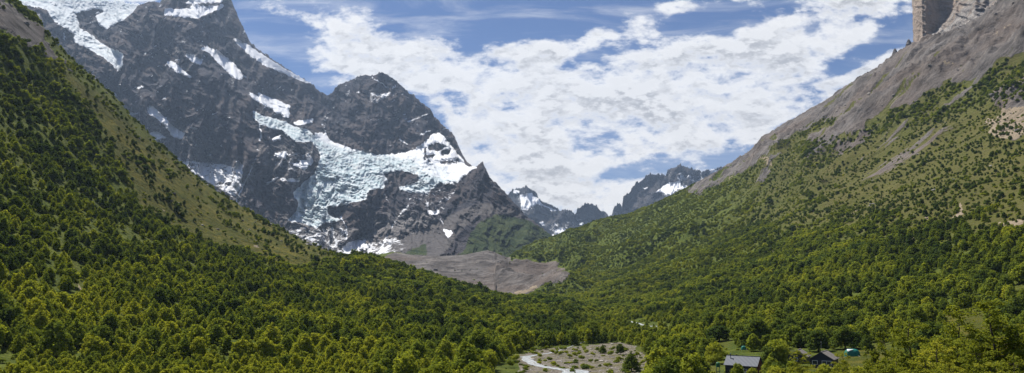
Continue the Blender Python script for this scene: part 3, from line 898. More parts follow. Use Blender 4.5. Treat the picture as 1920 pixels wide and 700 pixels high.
BM = (-420, -140, 1120, 640)
ms, mi, mgreen, mscree, mpale = (Mask(*BM) for _ in range(5))
icefall = [(5, -40), (5, 0), (27, 19), (55, 10), (90, 20), (102, 40), (135, 60), (140, 80), (165, 92), (200, 112), (220, 134), (228, 132), (232, 100), (210, 92), (190, 82), (165, 60), (150, 55), (145, 35), (142, 25), (175, 17),
           (197, 20), (180, 30), (187, 50), (200, 54), (225, 42), (245, 27), (260, 10), (278, 4), (278, -40)]
ms.poly(icefall); mi.poly(icefall, .55)
for p_ in ([(308, 15), (330, 17), (355, 15), (362, 8), (390, 12), (418, 8), (420, 15), (405, 20), (380, 30), (370, 35), (340, 32), (310, 30)], [(345, 8), (420, 5), (415, -16), (370, -16)],
           [(436, 73), (445, 72), (470, 88), (500, 108), (540, 132), (570, 148), (587, 158), (575, 156), (540, 142), (500, 125), (470, 105), (450, 88)],
           [(376, 92), (390, 88), (410, 95), (425, 108), (440, 120), (450, 132), (465, 148), (455, 145), (450, 152), (435, 145), (420, 128), (405, 115), (395, 100)],
           [(348, 100), (358, 103), (370, 108), (380, 112), (378, 122), (368, 122), (355, 113)], [(312, 115), (325, 117), (335, 123), (345, 132), (362, 147), (350, 145), (335, 138), (320, 127)],
           [(275, 200), (285, 197), (300, 212), (315, 228), (335, 245), (347, 250), (340, 262), (325, 258), (310, 238), (295, 222), (275, 210)], [(278, 250), (295, 247), (312, 258), (300, 262), (285, 266)],
           [(185, 170), (205, 170), (225, 180), (205, 185)], [(235, 212), (262, 212), (245, 222)], [(465, 172), (480, 178), (510, 188), (535, 200), (545, 212), (540, 222), (525, 215), (500, 200), (475, 187)],
           [(66, 28), (75, 26), (73, 35)], [(118, 62), (122, 60), (122, 75), (118, 75)], [(253, 165), (275, 160), (262, 168)], [(357, 238), (372, 240), (364, 245)],
           c2([(140, 125), (170, 140), (215, 155), (255, 175), (240, 200), (215, 190), (175, 165)]), c2([(115, 130), (150, 140), (165, 155), (140, 152)]), c2([(260, 225), (325, 215), (330, 228), (275, 238)]),
           c2([(200, 330), (240, 325), (235, 345), (205, 342)]), c2([(260, 365), (325, 345), (330, 360), (300, 380)]), c2([(170, 430), (215, 402), (212, 412), (180, 432)]), c2([(220, 410), (280, 412), (285, 422), (225, 420)]),
           c2([(425, 635), (460, 615), (500, 610), (505, 635), (450, 655), (430, 652)]), c2([(750, 575), (780, 580), (785, 595), (768, 607)]), c2([(700, 515), (750, 518), (730, 530), (702, 528)]),
           c2([(190, 280), (225, 265), (222, 285), (195, 290)]), c2([(100, 365), (95, 395), (70, 385), (75, 350)])):
    ms.poly(p_)
glac = c2([(130, 185), (160, 205), (240, 225), (260, 240), (310, 250), (350, 285), (400, 305), (430, 315), (500, 325), (560, 335), (620, 345), (680, 345), (700, 370), (780, 385), (835, 390), (800, 425), (740, 430), (700, 460),
           (640, 455), (600, 440), (560, 420), (565, 440), (510, 450), (500, 480), (440, 495), (400, 505), (380, 500), (378, 530), (420, 545), (400, 555), (360, 560), (340, 575), (300, 560), (240, 550), (270, 520), (280, 490),
           (260, 460), (300, 420), (330, 400), (340, 370), (350, 340), (340, 310), (320, 290), (270, 290), (230, 260), (180, 245), (150, 230), (130, 210)])
ms.poly(glac, 1.0); mi.poly(glac, 1.0)
ms.poly(c2([(330, 260), (370, 260), (380, 285), (440, 310), (540, 335), (600, 330), (650, 320), (690, 295), (720, 265), (745, 262), (770, 290), (790, 312), (830, 370), (870, 372), (830, 395), (700, 380), (560, 345), (420, 320), (360, 300)]))
mi.poly(c2([(640, 340), (835, 390), (800, 425), (700, 400)]), .35, 'set')
for p_ in (c2([(560, 395), (620, 385), (675, 400), (670, 425), (600, 442), (575, 425)]), c4([(705, 540), (760, 515), (830, 545), (780, 575), (715, 560)]), c4([(800, 570), (860, 555), (840, 600), (790, 598)]),
           c4([(690, 600), (750, 600), (745, 625), (705, 620)]), c4([(640, 660), (680, 660), (670, 680)]), c4([(680, 560), (700, 540), (690, 620), (740, 640), (700, 655), (675, 640)]), c4([(780, 640), (900, 620), (960, 660), (800, 660)]),
           c2([(375, 505), (430, 500), (430, 530), (378, 530)])):
    ms.poly(p_, 0.0, 'set'); mi.poly(p_, 0.0, 'set')
for l_, w_ in ((c2([(150, 225), (158, 270), (150, 290)]), 1.6), (c2([(142, 340), (120, 390), (100, 430), (75, 490)]), 1.5), (c2([(560, 460), (577, 490)]), 1.1), (c2([(418, 535), (435, 570), (440, 610)]), 1.5), (c2([(640, 500), (600, 545), (570, 600), (545, 655)]), 1.2),
               (c2([(390, 560), (395, 600), (405, 625)]), 1.0), (c4([(345, 90), (400, 125), (455, 165)]), 1.3), (c4([(575, 380), (640, 355), (735, 320)]), 1.4), (c4([(520, 490), (550, 515), (580, 528)]), 1.4), (c4([(650, 470), (700, 450), (740, 430)]), 1.3),
               (c2([(740, 530), (755, 565)]), 1.0), (c2([(700, 480), (705, 515)]), .8), (c4([(470, 160), (500, 145)]), 1.2), (c4([(400, 215), (460, 190)]), 1.6)):
    ms.line(l_, w_, .9)
# broken snow over pale slabs
for p_, v_ in (([(330, 295), (350, 300), (400, 305), (455, 315), (455, 345), (440, 372), (400, 350), (360, 325)], .52), (c2([(230, 560), (340, 575), (420, 560), (440, 600), (430, 640), (600, 600), (640, 640), (500, 680), (360, 640), (250, 590)]), .42),
               (c4([(310, 170), (400, 190), (470, 180), (450, 220), (370, 265), (315, 250)]), .43), (c4([(160, 190), (205, 190), (190, 215), (160, 235)]), .42), (c4([(0, 360), (60, 340), (40, 420), (0, 430)]), .42), ([(240, 205), (345, 300), (330, 310), (240, 240)], .34),
               (c2([(195, 320), (335, 320), (300, 400), (200, 370)]), .38), (c2([(600, 440), (700, 460), (780, 430), (830, 395), (760, 520), (640, 500)]), .33), (c4([(640, 620), (940, 600), (960, 700), (640, 690)]), .40), ([(330, 60), (400, 80), (360, 110), (300, 130), (250, 95)], .30)):
    ms.poly(p_, v_)
mpale.poly([(240, 195), (300, 200), (470, 330), (470, 400), (330, 300)], .55); mpale.poly(c2([(200, 540), (430, 560), (620, 520), (760, 520), (640, 680), (300, 640)]), .7); mpale.poly(c2([(140, 290), (340, 300), (300, 420), (260, 470), (100, 440)]), .35)
mpale.poly([(340, 80), (380, 125), (345, 120), (310, 90)], .6)
mgreen.poly([(765, 470), (800, 455), (815, 458), (800, 490), (830, 495), (870, 470), (880, 440), (900, 415), (935, 400), (990, 412), (1036, 440), (1120, 470), (1120, 560), (720, 560), (740, 490)], .9)
mgreen.poly([(800, 492), (830, 480), (860, 440), (845, 430), (800, 452)], .15, 'set')
mscree.poly([(700, 470), (790, 430), (860, 395), (905, 380), (960, 390), (1000, 420), (940, 400), (890, 410), (860, 440), (840, 470), (800, 500), (760, 520), (650, 520)], .85)
ms.blur(1.3); mi.blur(3); mgreen.blur(3); mscree.blur(6); mpale.blur(7)


def masks_m(px, py):
    sn = ms.at(px, py)
    # thin snow on ledges of the steep rock
    led = fbm((px - py * .5) / 16, (py + px * .55) / 4.5, None, 4, .6, seed=301)
    hi = smooth(430, 250, py) * smooth(0, 60, py + 40) * (px < 880)
    sn = np.maximum(sn, 0.53 * smooth(.34, .72, led) * hi * (1 - mgreen.at(px, py)))
    sn = sn + .055 * smooth(.2, .34, sn) * (sn < .52)
    return dict(snow=sn, ice=mi.at(px, py), green=mgreen.at(px, py), scree=mscree.at(px, py), pale=mpale.at(px, py))


RIDGES_M = [([(290, 5), (330, 60), (370, 120), (400, 190), (440, 260), (470, 320), (490, 400)], 34, 150), ([(434, 0), (480, 100), (586, 158)], 22, 70), ([(712, 135), (700, 200), (720, 300)], 30, 130), ([(640, 160), (660, 230), (640, 290)], 20, 80),
            ([(905, 305), (880, 370), (850, 430)], 16, 160), ([(905, 305), (950, 370), (1030, 440)], 14, 90), ([(100, 20), (180, 110), (280, 200)], 24, 90), ([(200, 60), (240, 130), (300, 220)], 20, 70), ([(806, 203), (790, 250), (800, 300)], 14, 100),
            ([(540, 270), (520, 330), (540, 400)], 14, 90), ([(680, 385), (650, 410), (640, 440)], 14, 100)]
mount = ranges('mountain', CREST_M, CTRL_M, -420, 1108, 1250, 520, [(-420, 330), (0, 330), (400, 480), (640, 530), (1108, 560)], M_MOUNT, (165, 85, 50), masks_m, 5.0, RIDGES_M, seed=100)
mount['label'] = 'dark layered mountain with hanging glaciers and snow, left of the valley'

# --- the far range at the head of the valley
def c3(pts): return [(900 + .4 * x, 280 + .4 * y) for x, y in pts]
CREST_F = [(880, 420), (930, 392), (948, 372), (960, 356), (980, 352), (990, 350), (1006, 360), (1010, 374), (1032, 382), (1054, 396), (1060, 392), (1072, 394), (1078, 402), (1084, 390), (1100, 381), (1118, 385), (1124, 392), (1140, 404), (1147, 402),
           (1152, 386), (1155, 388), (1158, 382), (1162, 379), (1166, 388), (1169, 366), (1180, 362), (1186, 350), (1200, 340), (1216, 326), (1232, 326), (1248, 328), (1252, 318), (1276, 308), (1292, 314), (1316, 322), (1336, 316), (1356, 314), (1430, 300), (1500, 310), (1560, 330)]
CTRL_F = [(880, 420, 9.4), (985, 350, 9.6), (1060, 392, 9.7), (1100, 381, 9.6), (1145, 404, 10.2), (1165, 380, 9.6), (1276, 308, 9.4), (1356, 314, 9.6), (1560, 330, 9.6), (900, 480, 8.0), (1000, 470, 8.2), (1100, 470, 8.2), (1200, 430, 8.3), (1300, 400, 8.3),
          (1560, 450, 8.2), (1240, 350, 9.1), (990, 400, 9.0), (1150, 480, 7.9)]
BF = (860, 280, 1580, 520)
fs, fi = Mask(*BF), Mask(*BF)
for p_ in (c3([(812, 207), (850, 180), (890, 155), (930, 150), (940, 170), (975, 175), (920, 190), (900, 215), (860, 203)]), c3([(190, 215), (240, 210), (262, 230), (300, 262), (370, 290), (335, 290), (270, 252), (232, 272), (205, 285), (190, 250)]),
           c3([(350, 382), (370, 365), (405, 385), (370, 392)]), c3([(335, 402), (350, 395), (385, 402), (355, 413)]), c3([(1080, 100), (1110, 96), (1112, 110), (1085, 116)]), c3([(460, 352), (485, 346), (482, 358)]), c3([(755, 182), (790, 178), (780, 192)]),
           c3([(155, 200), (185, 190), (180, 215)]), c3([(275, 340), (300, 345), (290, 360)]), c3([(935, 115), (955, 120), (945, 132)])):
    fs.poly(p_)
for p_, v_ in ((c3([(150, 190), (260, 190), (300, 280), (200, 300)]), .40), (c3([(270, 340), (400, 330), (480, 350), (380, 410), (320, 390)]), .40), (c3([(820, 110), (1140, 90), (1100, 160), (960, 220), (840, 220), (930, 140)]), .42), (c3([(450, 290), (560, 330), (480, 360), (440, 330)]), .37)):
    fs.poly(p_, v_)
fs.blur(1.0)
far = ranges('far_mountains', CREST_F, CTRL_F, 880, 1560, 900, 200, [(880, 500), (1560, 470)], M_FAR, (260, 130, 40), lambda px, py: dict(snow=fs.at(px, py), pale=0.0 * px), 7.0,
             [([(1276, 308), (1230, 360), (1200, 400)], 10, 200), ([(985, 350), (1000, 400), (1020, 430)], 9, 200), ([(1169, 366), (1172, 400)], 6, 180)], seed=400)
far['label'] = 'hazy jagged snow-streaked mountains at the head of the valley'

# --- granite tower above the right slope
CREST_T = [(1690, 140), (1704, 112), (1712, 90), (1713, 60), (1712, 20), (1710, 0), (1709, -60), (1712, -110), (1722, -150), (1760, -185), (1830, -200), (1900, -170), (1960, -140), (2060, -120), (2180, -60), (2300, 20)]


def tower():
    pxs = np.concatenate([np.linspace(1709.5, 1740, 60), np.linspace(1741, 2200, 330)])
    tops = np.interp(pxs, [1709, 1716, 1730, 1760, 1830, 1900, 1960, 2060, 2200], [-90, -135, -160, -185, -200, -170, -140, -160, -260])
    bots = np.interp(pxs, [1709, 1740, 1800, 1920, 2200], [118, 112, 110, 60, -60])
    nrow = 330
    t = np.linspace(0, 1, nrow)[:, None]
    PXg = np.repeat(pxs[None, :], nrow, 0); PYg = tops[None, :] + t * (bots - tops)[None, :]
    # the left edge of the tower is not quite plumb
    PXs = PXg + np.where(PYg > -20, (PYg + 20) * 0.030, 0) * np.clip(1 - (PXg - 1709) / 60, 0, 1) + np.clip(1 - (PXg - 1709) / 20, 0, 1) * 1.6 * fbm(PYg / 14, PXg * 0 + 3, None, 4, .6, seed=500)
    D = np.interp(pxs, [1709, 1711, 1716, 1728, 1737, 1760, 1810, 1880, 2000, 2200], [3330, 3150, 3060, 3000, 3015, 3080, 3040, 3000, 2980, 2900])[None, :] + 0 * PYg
    D = D + np.clip(110 - PYg, 0, 400) * 1.4
    # apron of slabs leaning against the foot: boundary runs from upper right to lower left
    bx = np.array([1700, 1712, 1735, 1760, 1780, 1795, 1830, 1920, 2200]); bys = np.array([105, 93, 73, 52, 32, 5, -40, -90, -160])
    yb = np.interp(PXg, bx, bys)
    below = np.clip(PYg - yb, 0, 300)
    D = D - np.where(below > 0, 45 * (1 - np.exp(-below / 3)) + below * 4.6, 0)
    # spurs in the apron
    def spur(pts, wd, amp):
        best = np.full(D.shape, 1e9)
        for (xa, ya), (xb_, yb_) in zip(pts[:-1], pts[1:]):
            L = (xb_ - xa)**2 + (yb_ - ya)**2
            tt = np.clip(((PXg - xa) * (xb_ - xa) + (PYg - ya) * (yb_ - ya)) / L, 0, 1)
            best = np.minimum(best, np.hypot(PXg - xa - tt * (xb_ - xa), PYg - ya - tt * (yb_ - ya)))
        return amp * np.exp(-best / wd) * (below > 0)
    D = D - spur([(1826, -60), (1828, 0), (1828, 25), (1838, 40), (1845, 55)], 11, 110) - spur([(1795, 5), (1792, 30), (1800, 60)], 8, 60) - spur([(1900, -90), (1890, -20), (1915, 10)], 12, 90)
    rough = np.where(below > 0, 1.0, 0.25)
    D = D - (ridged((PXg + PYg * .4) / 26, (PYg - PXg * .35) / 14, None, 6, .58, seed=510) - .9) * 34 * rough
    D = D - (ridged(PXg / 14, PYg / 90, None, 5, .55, seed=520) - .9) * 5
    X_, Y_, Z_ = ray(PXs, PYg); H = np.hypot(X_, Y_)
    P = np.stack([X_ / H * D, Y_ / H * D, Z_ / H * D], -1)
    top = []
    for dd, dzv in ((900, -10), (420, 30), (160, 20)):
        Db = D[0] + dd
        top.append(np.stack([X_[0] / H[0] * Db, Y_[0] / H[0] * Db, P[0, :, 2] + dzv], -1))
    P = np.concatenate([np.array(top), P], 0)
    # left flank wraps round to the back
    fl = []
    for dx, dy in ((1100, 1500), (620, 800), (230, 260)):
        q = P[:, 0, :].copy(); q[:, 0] += dx; q[:, 1] += dy; fl.append(q)
    P = np.concatenate([np.stack(fl, 1), P], 1)
    nc = P.shape[1]
    padt = lambda a: np.concatenate([np.repeat(a[:, :1], 3, 1), a], 1)
    padr = lambda a: np.concatenate([np.repeat(a[:1], 3, 0), a], 0)
    pale = padr(padt(np.where(below > 0, 0.95, 0.0)))
    z = np.zeros_like(pale)
    sn = np.zeros_like(PXg)
    for (sx, sy, sr) in ((1832, 42, 3.2), (1885, 5, 2.6), (1893, 8, 2)):
        sn = np.maximum(sn, np.exp(-(((PXg - sx) / sr)**2 + ((PYg - sy) / sr * 1.6)**2)))
    return mesh_np('rock_tower', P.reshape(-1, 3), grid_faces(P.shape[0], nc), M_TOWER, dict(snow=padr(padt(sn)), ice=z, green=z, scree=z, pale=pale))


tw = tower(); tag(tw, 'sheer pale granite tower and slabs rising above the stony right slope', kind='structure')

# --- small pinnacle left of the tower
def pinnacle(px, py_top, py_base, wpx, D, name):
    base = ray(px, py_base); top = ray(px, py_top)
    H = math.hypot(base[0], base[1]); s = D / F
    c = Vector((base[0] / H * D, base[1] / H * D, base[2] / H * D)); hgt = (py_base - py_top) * s
    n, m = 28, 34
    vs = []
    for j in range(m):
        t = j / (m - 1)
        prof = (1 - t**3.2)**0.75 * (1 - 0.15 * t)
        for i in range(n):
            a = 2 * math.pi * i / n
            nn = float(fbm(np.array([math.cos(a) * 1.5 + 7]), np.array([math.sin(a) * 1.5]), np.array([t * 2.5]), 4, .5, seed=77)[0])
            rr = wpx / 2 * s * prof * (1 + 0.22 * nn)
            vs.append((c.x + rr * math.cos(a) + hgt * 0.05 * t, c.y + rr * 1.3 * math.sin(a), c.z + hgt * (t - .15) * 1.13))
    fs_ = [(j * n + i, j * n + (i + 1) % n, (j + 1) * n + (i + 1) % n, (j + 1) * n + i) for j in range(m - 1) for i in range(n)]
    V_ = np.array(vs)
    z = np.zeros(len(V_))
    return mesh_np(name, V_, np.array(fs_), M_MOUNT, dict(snow=z, ice=z, green=z, scree=z, pale=z + .55))


pn = pinnacle(1678, 91, 132, 16, 2700, 'rock_pinnacle'); tag(pn, 'small blunt rock pinnacle on the skyline beside the granite tower', kind='structure')
pn2 = pinnacle(1704, 74, 122, 18, 2800, 'rock_shoulder'); tag(pn2, 'dark rock shoulder at the foot of the granite tower', kind='structure')

#@@PART2
# ------------------------------------------------------------------ HAZE
mh, nt = new_mat('air'); H_ = N(nt)
pv_ = H_.n('ShaderNodeVolumePrincipled')
pv_.inputs['Color'].default_value = (0.55, 0.73, 1.0, 1)
pv_.inputs['Density'].default_value = 3.0e-5
pv_.inputs['Anisotropy'].default_value = 0.25
H_.out(None, pv_.outputs[0])
hz = MB().box((0, 5750, 1600 - 160), (26000, 12500, 3600))
haze = hz.build('haze', mh); tag(haze, 'thin bluish haze filling the valley', kind='stuff')


# ------------------------------------------------------------------ FOLIAGE
def foliage(name, dark, mid, light, trans=0.35):
    m, nt = new_mat(name); S = N(nt)
    tint = S.attr('tint', 'INSTANCER')
    oi = S.n('ShaderNodeObjectInfo')
    p = S.n('ShaderNodeTexCoord').outputs['Object']
    n = S.noise(p, 7.0, 3, .6)
    f = S.math('ADD', S.math('MULTIPLY', tint, 0.75), S.math('MULTIPLY', S.math('SUBTRACT', oi.outputs['Random'], 0.5), 0.30))
    f = S.math('ADD', f, S.math('MULTIPLY', S.math('SUBTRACT', n, 0.5), 0.7), clamp=True)
    c = S.mix(S.ramp(f, 0.0, 0.5, False), dark, mid)
    c = S.mix(S.ramp(f, 0.45, 1.0, False), c, light)
    d = S.n('ShaderNodeBsdfDiffuse'); S.lk(c, d.inputs['Color'])
    t = S.n('ShaderNodeBsdfTranslucent')
    S.lk(S.mix(1.0, c, (1.25, 1.15, 0.55), 'MULTIPLY'), t.inputs['Color'])
    mx = S.n('ShaderNodeMixShader'); mx.inputs[0].default_value = trans
    S.lk(d.outputs[0], mx.inputs[1]); S.lk(t.outputs[0], mx.inputs[2])
    S.out(mx.outputs[0])
    return m


M_LEAF = foliage('beech_leaves', (0.066, 0.104, 0.028), (0.210, 0.258, 0.036), (0.42, 0.43, 0.048), 0.48)
M_LEAF_NEAR = foliage('sunlit_beech_leaves', (0.075, 0.105, 0.024), (0.215, 0.245, 0.036), (0.44, 0.42, 0.065), 0.5)
M_BARK = simple_mat('bark', (0.085, 0.068, 0.052), 0.9, 0.1, var=.5, nscale=8)


def quads_mesh(name, P, Nn, size, mat, rng, aspect=1.0, extra=None, link=False):
    """leaf clumps: one small bent quad at every point, facing Nn"""
    n = len(P)
    Nn = Nn / np.maximum(np.linalg.norm(Nn, axis=1, keepdims=True), 1e-6)
    a = np.cross(Nn, rng.normal(size=(n, 3))); a /= np.maximum(np.linalg.norm(a, axis=1, keepdims=True), 1e-6)
    b = np.cross(Nn, a)
    s = (size * rng.uniform(0.6, 1.35, n))[:, None]
    a = a * s; b = b * s * aspect
    j = lambda: rng.uniform(.7, 1.2, (n, 1))
    V_ = np.stack([P - a * j() - b * j() * .5, P + a * j() * .5 - b * j(), P + a * j() + b * j() * .5, P - a * j() * .4 + b * j()], 1).reshape(-1, 3)
    Fq = np.arange(4 * n).reshape(-1, 4)
    if extra is not None:
        EV, EF = extra
        Fq = np.concatenate([Fq, EF + len(V_)]); V_ = np.concatenate([V_, EV])
    return mesh_np(name, V_, Fq, mat, smooth_sh=False, link=link)


def sphere_q(c, r, nu=8, nv=5):
    vs, fs_ = [], []
    for j in range(nv + 1):
        ph = math.pi * j / nv
        for i in range(nu):
            th = 2 * math.pi * i / nu
            vs.append((c[0] + r[0] * math.sin(ph) * math.cos(th), c[1] + r[1] * math.sin(ph) * math.sin(th), c[2] + r[2] * math.cos(ph)))
    for j in range(nv):
        for i in range(nu):
            fs_.append((j * nu + i, (j + 1) * nu + i, (j + 1) * nu + (i + 1) % nu, j * nu + (i + 1) % nu))
    return vs, fs_


def crown(seed, kind, nleaf, lsize):
    """a crown one unit high"""
    rng = np.random.default_rng(seed)
    blobs = []
    if kind == 'round':
        nb = 26
        for i in range(nb):
            t = (i + .5) / nb; z = .14 + .74 * t
            rad = .35 * math.sqrt(max(0.03, 1 - ((z - .32) / .62)**2)) * rng.uniform(.7, 1.2)
            a = i * 2.4 + rng.uniform(-.5, .5)
            blobs.append(((rad * .78 * math.cos(a), rad * .78 * math.sin(a), z), rng.uniform(.08, .17) * (1.1 - .35 * t)))
        blobs.append(((.03, 0, .90), .07)); blobs.append(((0, 0, .45), .26)); blobs.append(((0.02, 0, .7), .16))
    elif kind == 'point':
        nb = 15
        for i in range(nb):
            t = (i + .5) / nb; z = .12 + .74 * t
            rad = .30 * (1 - t)**.75 + .02
            a = i * 2.4 + rng.uniform(-.5, .5)
            blobs.append(((rad * .8 * math.cos(a), rad * .8 * math.sin(a), z), .17 * (1 - t)**.6 + .055))
        blobs.append(((0, 0, .93), .055))
    else:  # bush
        for i in range(11):
            a = i * 2.4; rad = rng.uniform(.1, .5)
            blobs.append(((rad * math.cos(a), rad * math.sin(a), rng.uniform(.3, .65)), rng.uniform(.2, .32)))
    EV, EF = [], []
    for c, r in blobs:
        v_, f_ = sphere_q(c, (r * .62, r * .62, r * .55))
        EF += [tuple(len(EV) + i for i in q) for q in f_]; EV += v_
    w_ = np.array([b[1]**2 for b in blobs]); w_ /= w_.sum()
    bi = rng.choice(len(blobs), nleaf, p=w_)
    C = np.array([b[0] for b in blobs])[bi]; Rr = np.array([b[1] for b in blobs])[bi]
    d = rng.normal(size=(nleaf, 3)); d[:, 2] = np.abs(d[:, 2]) * 1.1 - .35
    d /= np.linalg.norm(d, axis=1, keepdims=True)
    P = C + d * (Rr * (.70 + .62 * rng.random(nleaf)**1.3))[:, None]
    P[:, 2] = np.maximum(P[:, 2], .05)
    Nn = d + rng.normal(size=(nleaf, 3)) * .45 + np.array([0, 0, .35])
    return quads_mesh('crown', P, Nn, lsize, M_LEAF, rng, extra=(np.array(EV), np.array(EF)))


def trunk_mesh(seed, h=1.0):
    rng = random.Random(seed); b = MB()
    b.tube([(0, 0, -.04), (.01, .01, .2), (rng.uniform(-.03, .03), rng.uniform(-.03, .03), .5), (0, 0, .8)], [.028, .022, .015, .004], 6)
    for i in range(6):
        a = i * 1.1 + rng.random(); z = .16 + .09 * i; l = .26 * (1 - i * .1)
        b.tube([(0.005, .005, z), (l * .5 * math.cos(a), l * .5 * math.sin(a), z + .07), (l * math.cos(a), l * math.sin(a), z + .17)], [.011, .008, .003], 5)
    return b.build('trunk', M_BARK, link=False)


NEAR = [crown(10 + i, k, 2000, .027) for i, k in enumerate(['round', 'round', 'round', 'round', 'point', 'point', 'bush'])]
MIDC = [crown(40 + i, k, 800, .042) for i, k in enumerate(['round', 'round', 'round', 'point', 'point'])]
FARC = [crown(60 + i, k, 230, .075) for i, k in enumerate(['round', 'round', 'bush'])]
BUSH = [crown(80 + i, 'bush', 260, .10) for i in range(3)]
TRUNKS = [trunk_mesh(i) for i in range(3)]

# ---- scatter: where trees stand, from the cover of the ground sheet
cx_ = (GX[:-1, :-1] + GX[1:, 1:]) / 2; cy_ = (GY[:-1, :-1] + GY[1:, 1:]) / 2; cz_ = (GZ[:-1, :-1] + GZ[1:, 1:]) / 2
e1x, e1y = GX[1:, :-1] - GX[:-1, :-1], GY[1:, :-1] - GY[:-1, :-1]
e2x, e2y = GX[:-1, 1:] - GX[:-1, :-1], GY[:-1, 1:] - GY[:-1, :-1]
area = np.abs(e1x * e2y - e1y * e2x)
cr_ = np.hypot(cx_, cy_)
cov_t = A_tree[:-1, :-1]
clump = fbm(cx_ / 38, cy_ / 38, None, 4, .6, seed=201)
clump2 = fbm(cx_ / 120, cy_ / 120, None, 3, .5, seed=202)
sparse = smooth(.6, .2, cov_t)
dens = cov_t * np.where(sparse > .5, smooth(-.3, .7, clump) * 1.7, smooth(-.85, -.25, clump + .5 * clump2) * .92 + .08)
spacing = np.interp(cr_, [200, 500, 1000, 2000, 3000], [28, 29, 22, 26, 50])
expect = area * dens / spacing * (1 + 1.6 * (gpy[:-1, :-1] > 674) * (gpx[:-1, :-1] < 690))
inview = (np.abs(cx_ / cy_) < .80) & (cr_ > 205)
expect = expect * inview
cnt = RNG.poisson(expect)
ii, jj = np.nonzero(cnt)
ii, jj = np.repeat(ii, cnt[ii, jj]), np.repeat(jj, cnt[ii, jj])
fa, fb = RNG.random(len(ii)), RNG.random(len(ii))


def bil(A): return (A[ii, jj] * (1 - fa) + A[ii + 1, jj] * fa) * (1 - fb) + (A[ii, jj + 1] * (1 - fa) + A[ii + 1, jj + 1] * fa) * fb


TX, TY, TZ = bil(GX), bil(GY), bil(GZ)
TR = np.hypot(TX, TY); TG = bil(A_grass); TM = bil(A_tree)
TPX, TPY = proj(TX, TY, TZ)
hbase = np.interp(TR, [200, 600, 900, 1300, 2000, 3000], [6.6, 6.3, 5.4, 4.2, 3.8, 3.8])
hbase = np.where((TPX < 700) | (TPX > 1500), np.maximum(hbase, 5.3), hbase)
dark_ = smooth(.25, .5, fbm(TX / 80, TY / 80, None, 4, .6, seed=215))
hbase = hbase * (1 + .35 * dark_ * (TR > 700))
TH = hbase * np.exp(RNG.normal(0, .22, len(TX))) * (1 + .22 * fbm(TX / 60, TY / 60, None, 3, .5, seed=205))
TH *= np.where(TM < .45, .72, 1.0) * np.where((TPX > 1450) & (TPY < 430), .8, 1.0)
TH *= np.where((TPX < 700) & (TPY > 676), .5, 1.0) * np.where((TPX > 1080) & (TPX < 1270) & (TPY > 588) & (TPY < 642), .6, 1.0) * np.interp(TPX, [0, 600, 900, 1300], [.9, .9, 1, 1])
TT = np.clip(.50 + .55 * fbm(TX / 70, TY / 70, None, 3, .5, seed=207) + RNG.normal(0, .17, len(TX)) + np.interp(TR, [200, 420, 900], [.20, .02, -.12]) + .14 * smooth(620, 690, TPY) - .12 * (TM < .45) - .34 * dark_ + .16 * (TR > 900) * (TPX > 980) * (TPX < 1500) + np.where((TPX < 700) & (TPY > 672), .3, 0) + np.where((TPX > 1080) & (TPX < 1270) & (TPY > 588) & (TPY < 642), .2, 0), 0, 1)
# photo's places where something must stay in sight
def clear(px, py, rmax, hw, top):
    """drop trees that would hide this place"""
    global KEEP
    topy = TPY - TH * F / TR
    KEEP &= ~((np.abs(TPX - px) < hw + TH * .35 * F / TR) & (TR < rmax) & (topy < top))
KEEP = np.ones(len(TX), bool)
clear(1394, 690, 262, 32, 697); clear(1545, 670, 310, 36, 684); clear(1498, 668, 310, 22, 676); clear(1598, 662, 305, 22, 669); clear(1346, 690, 262, 7, 694)
clear(1040, 680, 262, 110, 695); clear(1183, 690, 262, 20, 695); clear(1080, 665, 330, 60, 680); clear(1395, 658, 280, 5, 662)
clear(1350, 636, 420, 24, 634); clear(1640, 672, 290, 40, 685)
TX, TY, TZ, TR, TH, TT, TPX, TPY, TM, TG = [a[KEEP] for a in (TX, TY, TZ, TR, TH, TT, TPX, TPY, TM, TG)]
kind_r = RNG.random(len(TX)) + .25 * fbm(TX / 90, TY / 90, None, 2, .5, seed=209)

# ---- the largest in the picture are things of their own
app = TH / TR
topy = TPY - TH * F / TR
seen_ = (TPX > -8) & (TPX < 1928) & (topy < 698) & (TPY > 300)
idx = np.argsort(-np.where(seen_, app, 0))[:278]
single = np.zeros(len(TX), bool); single[idx] = True
SHAPES = {0: 'rounded', 1: 'rounded', 2: 'broad', 3: 'broad', 4: 'pointed', 5: 'pointed', 6: 'low bushy'}


def zone(px, py):
    if px < 330: return 'at the foot of the left slope, nearest the photo corner'
    if px < 640: return 'in the wood below the grassy left ridge'
    if px < 930: return 'in the wood left of the pale river'
    if px < 1265: return 'beside the river gravel in the valley middle'
    if px < 1460: return 'around the lone dark cabin with metal roof'
    if px < 1660: return 'near the grey gabled houses and green tent'
    return 'among the tall layered trees, right foreground'


def plant(loc, hgt, var, tint, label, group, name='beech_tree', rz=None, wide=1.0):
    t = empty(name, loc, random.uniform(0, 6.28) if rz is None else rz)
    t.scale = (hgt * wide, hgt * wide, hgt)
    tag(t, label, 'tree', group)
    c = NEAR[var].copy(); c.name = 'crown'; COL.objects.link(c); c.parent = t; c['tint'] = float(tint)
    k = TRUNKS[var % 3].copy(); k.name = 'trunk'; COL.objects.link(k); k.parent = t
    return t


for i in idx:
    r_ = kind_r[i]
    var = (4 if (r_ * 50) % 1 > .5 else 5) if r_ > (.52 if TPX[i] < 900 else .75) else (6 if r_ < .06 else int(r_ * 97) % 4)
    tone = 'yellow-green' if TT[i] > .68 else ('mid green' if TT[i] > .42 else 'dark green')
    zn = zone(TPX[i], TPY[i])
    lab = f'{SHAPES[var]} {tone} tree {zn}'
    plant((TX[i], TY[i], TZ[i] - .1), TH[i] * (1.0 if var < 6 else .7), var, TT[i], lab, lab.replace(' tree ', ' trees '))

